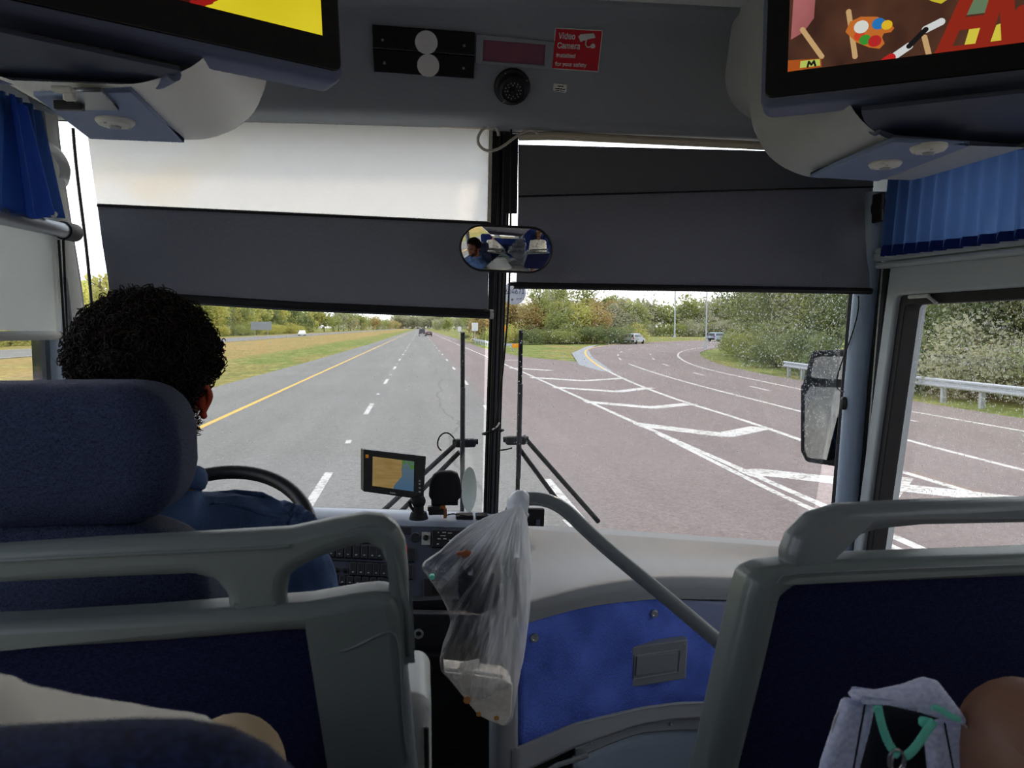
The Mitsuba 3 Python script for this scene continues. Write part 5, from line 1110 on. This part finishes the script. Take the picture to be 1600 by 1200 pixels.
# ================================================================== PEOPLE
def rotz(a): c, s = math.cos(a), math.sin(a); return np.array([[c, -s, 0], [s, c, 0], [0, 0, 1]])
def rotx(a): c, s = math.cos(a), math.sin(a); return np.array([[1, 0, 0], [0, c, -s], [0, s, c]])
def limb(*pts): return [((np.asarray(a[0]), a[1]), (np.asarray(b[0]), b[1])) for a, b in zip(pts[:-1], pts[1:])]
def hand(wrist, d, n, thumb, curl=.35, s=1.0):
    """Bones of a hand: palm, four fingers, thumb. d: along the hand, n: out of the back of the hand, thumb: +1 / -1 side."""
    d = unit(d); n = unit(n - d * np.dot(n, d)); u = np.cross(d, n) * thumb; W = np.asarray(wrist); b = []
    kn = [W + d * .085 * s + u * (.030 - .020 * i) * s for i in range(4)]
    b += [((W, .022 * s), (k_, .0125 * s)) for k_ in kn] + [((kn[0], .012 * s), (kn[3], .011 * s))]
    for i, L in enumerate((.072, .080, .074, .058)):
        p, a = kn[i], .25
        for f, r0, r1 in ((.48, .0095, .0085), (.30, .0085, .0078), (.22, .0078, .0066)):
            a += curl; q = p + (d * math.cos(a) - n * math.sin(a)) * L * f * s; b.append(((p, r0 * s), (q, r1 * s))); p = q
    t0 = W + d * .03 * s + u * .026 * s; t1 = t0 + (d * .7 + u * .7 - n * .15) * .038 * s; t2 = t1 + (d * .9 + u * .25 - n * .3) * .03 * s
    return b + [((W, .018 * s), (t0, .013 * s)), ((t0, .013 * s), (t1, .0105 * s)), ((t1, .0105 * s), (t2, .008 * s))]
def head_mesh(c, R, s=1.0, jaw=1.0):
    """Head with face: skull, brow, cheeks, nose, lips, chin, ears; forward is +y before R."""
    B = lambda *q: ((A(*q[:3]), q[3]))
    bones = [(B(0, -.012, .035, .088), B(0, .008, .040, .084)), (B(0, .01, .03, .078), B(0, .055, -.01, .058)), (B(0, .04, -.02, .056), B(0, .066, -.085 * jaw, .026)),
             (B(.045, .02, -.06, .026), B(0, .068, -.088 * jaw, .024)), (B(-.045, .02, -.06, .026), B(0, .068, -.088 * jaw, .024)),
             (B(.050, .060, -.018, .024), B(.028, .082, -.030, .018)), (B(-.050, .060, -.018, .024), B(-.028, .082, -.030, .018)),
             (B(-.036, .086, .022, .012), B(.036, .086, .022, .012)),
             (B(0, .096, .012, .010), B(0, .114, -.026, .0125)), (B(-.013, .100, -.030, .0095), B(.013, .100, -.030, .0095)),
             (B(-.020, .088, -.056, .0085), B(0, .099, -.053, .0095)), (B(.020, .088, -.056, .0085), B(0, .099, -.053, .0095)), (B(-.016, .088, -.066, .0085), B(.016, .088, -.066, .009))]
    m = chain([((p[0] * s, p[1] * s), (q[0] * s, q[1] * s)) for p, q in bones], .007, 10)
    m.vertices = m.vertices @ R.T + c; return m
def ear_mesh(c, R, side, s=1.0):
    pts = [(0, -.004, -.030), (0, .004, -.020), (0, -.008, 0), (0, -.016, .014), (0, -.016, .026), (0, -.006, .033), (0, .006, .028), (0, .010, .016)]
    rim = tube(spline([A(side * (.074 + .012 * (1 - abs(p[2]) / .04) - .004 * (p[1] > 0)), p[1] - .006, p[2] - .004) for p in pts], 24), [.005] * 4 + [.0048] * 16 + [.0045] * 4, 8)
    conch = ball((side * .074, -.002, .0), (.011, .014, .026), 2); lobe = ball((side * .074, .002, -.029), (.0050, .006, .007), 2)
    m = join([rim, conch, lobe]); m.vertices = (m.vertices * s) @ R.T + c; return m
def eyes(k, c, R, s=1.0):
    for sd in (-1, 1):
        e = part(k, 'eye', ball(c + R @ (A(sd * .032, .083, .006) * s), .0115 * s, 2), 'mat_eye'); part(e, 'iris', ball(c + R @ (A(sd * .032, .0915, .005) * s), .0052 * s, 1), 'mat_hair')
        part(k, 'eyebrow', tube([c + R @ (A(sd * x, y, z) * s) for x, y, z in ((.014, .100, .026), (.032, .098, .032), (.050, .086, .027))], .0042 * s, 6), 'mat_hair')
    part(k, 'lips', join([tube([c + R @ (A(x, y, z) * s) for x, y, z in ((-.022, .093, -.060), (0, .1065, -.057), (.022, .093, -.060))], .0046 * s, 6), tube([c + R @ (A(x, y, z) * s) for x, y, z in ((-.020, .092, -.063), (0, .104, -.067), (.020, .092, -.063))], .005 * s, 6)]), pbr('lips', lin(140, 80, 72), .5, .3) if 'mat_lips' not in scene else 'mat_lips')
def grow(bones, g): return [((p, r + g), (q, s + g)) for (p, r), (q, s) in bones]
# ---- the driver
dk = thing('person', 'driver in a blue shirt with dark curly hair, seen from behind at the wheel', 'person')
hc = A(-.452, 1.352, 2.392); HR = rotz(math.radians(6)) @ rotx(math.radians(-6))
nb = A(-.425, 1.31, 2.235); sR, sL = A(-.248, 1.40, 2.116), A(-.635, 1.34, 2.12); pel = A(-.50, 1.30, 1.72)
eR, eL = A(-.190, 1.48, 1.88), A(-.66, 1.48, 1.90); wR_, wL_ = A(-.25, 1.66, 1.93), A(-.58, 1.70, 1.99)
torso = [((pel + A(-.09, 0, 0), .12), (pel + A(.09, 0, 0), .12)), ((pel, .14), (A(-.46, 1.30, 1.98), .14)), ((A(-.37, 1.33, 2.04), .12), (A(-.53, 1.31, 2.04), .12)),
         ((A(-.47, 1.29, 1.9), .13), (A(-.31, 1.36, 2.08), .075)), ((A(-.47, 1.29, 1.9), .13), (A(-.55, 1.32, 2.13), .075)), ((sL, .062), (A(-.42, 1.32, 2.15), .070)), ((sR, .060), (A(-.42, 1.32, 2.15), .070)), ((A(-.425, 1.315, 2.16), .068), (nb, .056))]
armR = limb((sR, .060), (eR, .047), (A(-.20, 1.57, 1.92), .040), (wR_, .030)); armL = limb((sL, .060), (eL, .047), (wL_, .030))
legs = limb((pel + A(.09, 0, 0), .095), (A(-.40, 1.74, 1.70), .068), (A(-.36, 1.82, 1.25), .05), (A(-.36, 1.92, 1.12), .04)) + limb((pel + A(-.09, 0, 0), .095), (A(-.62, 1.74, 1.70), .068), (A(-.62, 1.82, 1.25), .05), (A(-.62, 1.92, 1.12), .04))
neck = [((nb, .055), (hc + A(0, -.02, -.05), .056))]
part(dk, 'body', chain(torso + armR + armL + legs + neck + hand(wR_, wc + A(.20, .05, -.02) - wR_ + A(-.1, .05, .1), A(.6, -.3, .7), -1, .55) + hand(wL_, A(.0, .6, .4), A(-.6, -.3, .7), 1, .55), .02, 6), 'mat_skin_dark', True)
part(dk, 'head', head_mesh(hc, HR), 'mat_skin_dark', True)
mat('earskin', type='twosided', b={'type': 'principled', 'base_color': rgb(lin(176, 70, 44)), 'roughness': .5, 'specular': .35})
for sd in (1, -1): part(dk, 'ear', ear_mesh(hc + HR @ A(0, -.006, -.004), HR, sd, 1.14), 'mat_earskin', True)
eyes(dk, hc, HR)
def beard():
    r = np.random.default_rng(4); ms = []
    base = head_mesh(hc, HR); V = (np.array(base.vertices) - hc) @ HR; keep = (V[:, 2] < -.052) & (V[:, 1] > .0) | ((V[:, 2] < .0) & (np.abs(V[:, 0]) > .055) & (V[:, 1] > .012) & (V[:, 1] < .05))
    keep &= ~((np.abs(V[:, 0]) < .024) & (V[:, 2] > -.074) & (V[:, 1] > .06))
    N = np.array(base.vertex_normals); idx = np.nonzero(keep)[0]
    for i in r.choice(idx, 1500):
        p, n_ = base.vertices[i] + r.normal(0, .0025, 3), unit(N[i] + r.normal(0, .5, 3)); t_ = unit(np.cross(n_, r.normal(size=3)))
        ms.append(tube([p, p + n_ * .005, p + n_ * .008 + t_ * .004], [.0011, .001, .0006], 3, cap=False))
    return join(ms)
part(dk, 'beard', beard(), 'mat_beard', True)
def curls():
    r = np.random.default_rng(9); C = hc + HR @ A(0, -.030, .048); S = A(.106, .116, .108); ms = []
    base = trimesh.creation.icosphere(5, 1.0); v = np.array(base.vertices); d = v.copy()
    lump = 1 + .10 * (meshkit.fbm(d * 5, 3, 2) - .5) * 2 + .05 * (meshkit.noise(d * 22, 6) - .5) * 2
    low = np.clip((-d[:, 2] - .05) / .6, 0, 1); face = np.clip((d[:, 1] - .35) / .5, 0, 1) * np.clip((.62 - d[:, 2]) / .3, 0, 1)
    k_ = lump * (1 - .42 * face) ; P = d * S * k_[:, None]; P[:, :2] *= (1 - .36 * low)[:, None]
    base.vertices = P @ HR.T + C
    n_ = np.array(base.vertex_normals); ok = face < .35
    idx = r.choice(np.nonzero(ok)[0], 5200)
    for i in idx:
        p = base.vertices[i]; w = unit(n_[i] + r.normal(0, .55, 3)); a = unit(np.cross(w, r.normal(size=3))); R0 = .0042 + .0036 * r.random(); ph = r.random() * 6.28; tt = np.linspace(0, 4.6 + 2.2 * r.random(), 7)
        b = np.cross(w, a) if r.random() < .5 else w
        q = p + w * (.002 + .012 * r.random()) + (a * np.cos(tt + ph)[:, None] + b * np.sin(tt + ph)[:, None]) * R0 + np.cross(a, b) * (tt * .0009)[:, None]
        ms.append(tube(q, .0011, 3, cap=False))
    return join([base] + ms)
part(dk, 'hair', curls(), 'mat_hair', True, label='dark curly hair')
sh = chain([((A(-.425, 1.315, 2.15), .082), (A(-.425, 1.31, 2.205), .070))] + grow([t for t in torso[:-1]], .012) + grow(armR, .016) + grow(armL[:1], .016) + grow(armL[1:], .012) , .014, 4)
v = np.array(sh.vertices); fold = meshkit.fbm(np.stack([v[:, 0] * 14 + v[:, 2] * 6, v[:, 1] * 10, v[:, 2] * 9], -1), 4, 3) - .5
seam = np.exp(-((np.linalg.norm(v - (sR + A(.0, .02, .02)), axis=1) - .07) / .012) ** 2) * (v[:, 0] > -.30)
sh.vertices = v + np.array(sh.vertex_normals) * (.030 * fold + .007 * seam * np.sin(v[:, 1] * 500 + v[:, 2] * 400))[:, None]
def on_mesh(m, pts, lift=.002):
    o = np.repeat(EYE[None], len(pts), 0); d = np.array([unit(ray(x, y)) for x, y in pts]); loc, ri, _ = m.ray.intersects_location(o, d, multiple_hits=False)
    return [loc[np.nonzero(ri == i)[0][0]] - d[i] * lift for i in range(len(pts)) if (ri == i).any()]
seam_px = [(472 - 2.2 * k + 1.6 * math.sin(k * 2.1), 766 + 6.2 * k) for k in range(14)]
sp_ = on_mesh(sh, seam_px)
if len(sp_) > 5:
    part(dk, 'seam', tube(np.array(sp_), [.0032 + .0022 * math.sin(k * 2.4) for k in range(len(sp_))], 7), 'mat_shirtblue', True)
    for k, y in enumerate((792, 802, 813, 824, 836)):
        q = on_mesh(sh, [(x, y + (x - 466) * (-.3 + .12 * k)) for x in range(464 - 2 * k, 496, 3)], -.001)
        if len(q) > 4: part(dk, 'crease', tube(np.array(q), np.interp(np.linspace(0, 1, len(q)), [0, .3, 1], [.001, .0042, .0008]), 6), 'mat_shirtblue', True)
    for k, (y, x0, x1) in enumerate(((765, 330, 440), (790, 345, 455), (748, 320, 400))):
        q = on_mesh(sh, [(x, y + (x - 340) * .16 + 3 * math.sin(x * .06 + k)) for x in range(x0, x1, 6)], -.002)
        if len(q) > 4: part(dk, 'crease', tube(np.array(q), np.interp(np.linspace(0, 1, len(q)), [0, .5, 1], [.001, .0065, .001]), 6), 'mat_shirtblue', True)
part(dk, 'shirt', sh, 'mat_shirtblue', True, label='blue denim shirt')
part(dk, 'collar', join([tube(spline([nb + A(.002 + math.cos(a) * .060, math.sin(a) * .058 - .002, .017 + .016 * math.sin(-a)) for a in np.linspace(1.9, 2 * math.pi + 1.2, 24)], 48), [.003] + [.0105] * 46 + [.003], 10, ((0, 0, 1), 1.9))]), 'mat_shirtblue', True)
part(dk, 'trousers', chain(grow(legs, .012) + grow(torso[:1], .013), .02, 5), 'mat_darkcloth', True)
# ---- a seated passenger: one function, posed by its joints
def passenger(label, J, skin, top, low, hair, bare=False, curl=.5):
    k = thing('person', label, 'person'); pel, ch, nb, hc = (np.asarray(J[q], float) for q in ('pel', 'chest', 'neck', 'head')); HR = rotz(J.get('yaw', 0))
    X = A(.16, 0, 0); body = [((pel - A(.08, 0, 0), .115), (pel + A(.08, 0, 0), .115)), ((pel, .13), (ch, .125)), ((ch - A(.07, 0, 0), .105), (ch + A(.07, 0, 0), .105)), ((ch, .11), (nb - A(0, 0, .06), .07)), ((J['sl'], .055), (nb - A(0, 0, .05), .06)), ((J['sr'], .055), (nb - A(0, 0, .05), .06)), ((ch, .1), (J['sl'], .058)), ((ch, .1), (J['sr'], .058))]
    arms = limb((J['sl'], .052), (J['el'], .042), (J['wl'], .027)) + limb((J['sr'], .052), (J['er'], .042), (J['wr'], .027))
    legs = []
    for s in 'lr': legs += limb((pel + A(.09 if s == 'r' else -.09, .02, 0), .095), (J['k' + s], J.get('kr' + s, .064) if False else J.get('knee', .064)), (J['a' + s], .042), (np.asarray(J['a' + s]) + J.get('toe', A(0, .14, -.03)), .034))
    hands = hand(J['wl'], A(.6, .5, -.15), A(0, 0, 1), -1, curl) + hand(J['wr'], A(-.6, .5, -.15), A(0, 0, 1), 1, curl)
    part(k, 'body', chain(body + arms + legs + hands + [((nb - A(0, 0, .05), .055), (hc - A(0, .02, .05), .052))], .018, 6), skin, True)
    part(k, 'head', head_mesh(hc, HR, .95), skin, True)
    for sd in (1, -1): part(k, 'ear', ear_mesh(hc, HR, sd, .95), skin, True)
    eyes(k, hc, HR, .95)
    hm = trimesh.creation.icosphere(4, 1.0); d = np.array(hm.vertices); f = np.clip((d[:, 1] - .2) / .4, 0, 1) * np.clip((.55 - d[:, 2]) / .3, 0, 1)
    P = d * A(.098, .108, .118) * (1 - .35 * f)[:, None] * (1 + .06 * (meshkit.fbm(d * A(9, 9, 3), 3, 5) - .5))[:, None]; P[:, 2] -= J.get('long', .0) * np.clip(-d[:, 2], 0, 1) * (d[:, 1] < .3)
    hm.vertices = (P + A(0, -.022, .035)) @ HR.T + hc; part(k, 'hair', hm, hair, True)
    tp = chain(grow(body, .014) + grow(arms, .016), .016, 4); v = np.array(tp.vertices); tp.vertices = v + np.array(tp.vertex_normals) * (.016 * (meshkit.fbm(v * A(13, 9, 9), 3, 3) - .5))[:, None]
    part(k, 'top', tp, top, True)
    part(k, 'skirt' if bare else 'trousers', chain(grow(body[:1], .018) + grow([(b[0], (b[0][0] * .45 + b[1][0] * .55, .078)) for b in (legs[0], legs[3])], .014) if bare else grow(body[:1], .018) + grow(legs[0:2] + legs[3:5], .012), .02, 5), low, True)
    for s in 'lr': part(k, 'shoe', chain([((np.asarray(J['a' + s]) + A(0, -.02, -.035), .042), (np.asarray(J['a' + s]) + J.get('toe', A(0, .14, -.03)) + A(0, .03, 0), .036))], .015, 5), 'mat_darkcloth', True)
    return k
F_ = FLOOR
passenger('woman in a cream blouse and brown trousers, seated in the lower left', dict(pel=(-.43, .46, F_ + .53), chest=(-.43, .44, 2.10), neck=(-.43, .42, 2.33), head=(-.43, .44, 2.52),
    sl=A(-.60, .42, 2.25), sr=A(-.258, .42, 2.250), el=A(-.62, .55, 2.06), er=A(-.188, .56, 2.162), wl=A(-.46, .70, 2.02), wr=A(-.33, .70, 2.03), knee=.044, kl=A(-.50, .80, F_ + .58), kr=A(-.196, .785, F_ + .668), al=A(-.50, .80, F_ + .10), ar=A(-.22, .82, F_ + .2), toe=A(0, .09, -.03)), 'mat_skin', 'mat_blouse', 'mat_trousers', 'mat_hair_brown')
passenger('passenger with a bare knee in a pale top, seated in the lower right', dict(pel=(.80, .36, F_ + .52), chest=(.80, .33, 2.10), neck=(.80, .31, 2.33), head=(.80, .33, 2.52), long=.12,
    sl=A(.63, .32, 2.25), sr=A(.97, .32, 2.25), el=A(.60, .36, 2.02), er=A(1.0, .42, 2.04), wl=A(.70, .52, 2.02), wr=A(.86, .55, 2.02), kl=A(.598, .672, F_ + .706), kr=A(.90, .78, F_ + .58), al=A(.64, .78, F_ + .16), ar=A(.9, .80, F_ + .10), toe=A(0, .07, -.03)), 'mat_skin_tan', 'mat_blouse', 'mat_darkcloth', 'mat_hair_brown', True)
# ---- rucksack on the lap at the lower right
k = thing('rucksack', 'dark rucksack with lavender straps and teal cords at the lower right', 'bag')
yb = .70
part(k, 'body', pillow(ay(1420, 1250, yb + .035), (.13, .06, .22), .5, n=26), 'mat_darkcloth', True)
def strap(pts, Y, d, name, mt, r=.012): return part(k, name, bevel(rounded(pxpoly(pts, Y), .004), d, min(r, d * .45), (0, Y, 0), (1, 0, 0), (0, 0, 1), (0, 1, 0), .006), mt, 50)
strap(((1325, 1096), (1372, 1104), (1365, 1140), (1345, 1215), (1330, 1300), (1272, 1300), (1290, 1200)), yb - .012, .016, 'shoulder_strap', 'mat_lavender')
strap(((1452, 1136), (1508, 1128), (1514, 1160), (1522, 1220), (1530, 1300), (1466, 1300), (1458, 1200)), yb - .012, .016, 'shoulder_strap', 'mat_lavender')
strap(((1322, 1098), (1345, 1086), (1382, 1087), (1425, 1078), (1456, 1066), (1474, 1070), (1496, 1098), (1518, 1128), (1516, 1140), (1490, 1134), (1440, 1118), (1385, 1106)), yb - .020, .020, 'top_band', 'mat_lavender')
for x0, y0, x1, y1 in ((1352, 1098, 1333, 1205), (1476, 1130, 1490, 1205)): part(k, 'stitch', tube([ay(x0, y0, yb - .0125), ay(x1, y1, yb - .0125)], .0010, 5), 'mat_darkcloth')
def ribbon(pts, w, name='cord'): return part(k, name, tube(spline([ay(x, y, yb - .024) for x, y in pts], 16), w, 8, ((0, 1, 0), .35)), 'mat_teal')
ribbon(((1372, 1104), (1376, 1125), (1388, 1160), (1404, 1180)), .0042); ribbon(((1460, 1126), (1444, 1148), (1430, 1168), (1414, 1182)), .0055)
strap(((1362, 1101), (1382, 1105), (1378, 1118), (1370, 1118)), yb - .022, .006, 'tab', 'mat_teal'); strap(((1439, 1119), (1466, 1127), (1446, 1142), (1438, 1134)), yb - .022, .006, 'tab', 'mat_teal')
ribbon(((1456, 1106), (1468, 1108), (1484, 1118), (1500, 1124)), .0030, 'edging')
part(k, 'key_ring', tube([ay(1400, 1188, yb - .026) + A(math.cos(a) * .008, 0, math.sin(a) * .011) for a in np.linspace(0, 6.283, 24)], .0014, 6, cap=False), 'mat_steel')
part(k, 'key_ring', tube([ay(1400, 1188, yb - .026) + A(.004 + math.cos(a) * .007, .002, -.004 + math.sin(a) * .010) for a in np.linspace(0, 6.283, 24)], .0012, 6, cap=False), 'mat_steel')
part(k, 'thin_cord', tube(spline([ay(x, y, yb - .004) for x, y in ((1326, 1098), (1308, 1116), (1301, 1140), (1304, 1162))], 14), .0012, 5), 'mat_partition_pale')
part(k, 'thin_cord', tube(spline([ay(x, y, yb - .02) for x, y in ((1506, 1132), (1530, 1160), (1546, 1185), (1560, 1205))], 14), .0012, 5), 'mat_partition_pale')
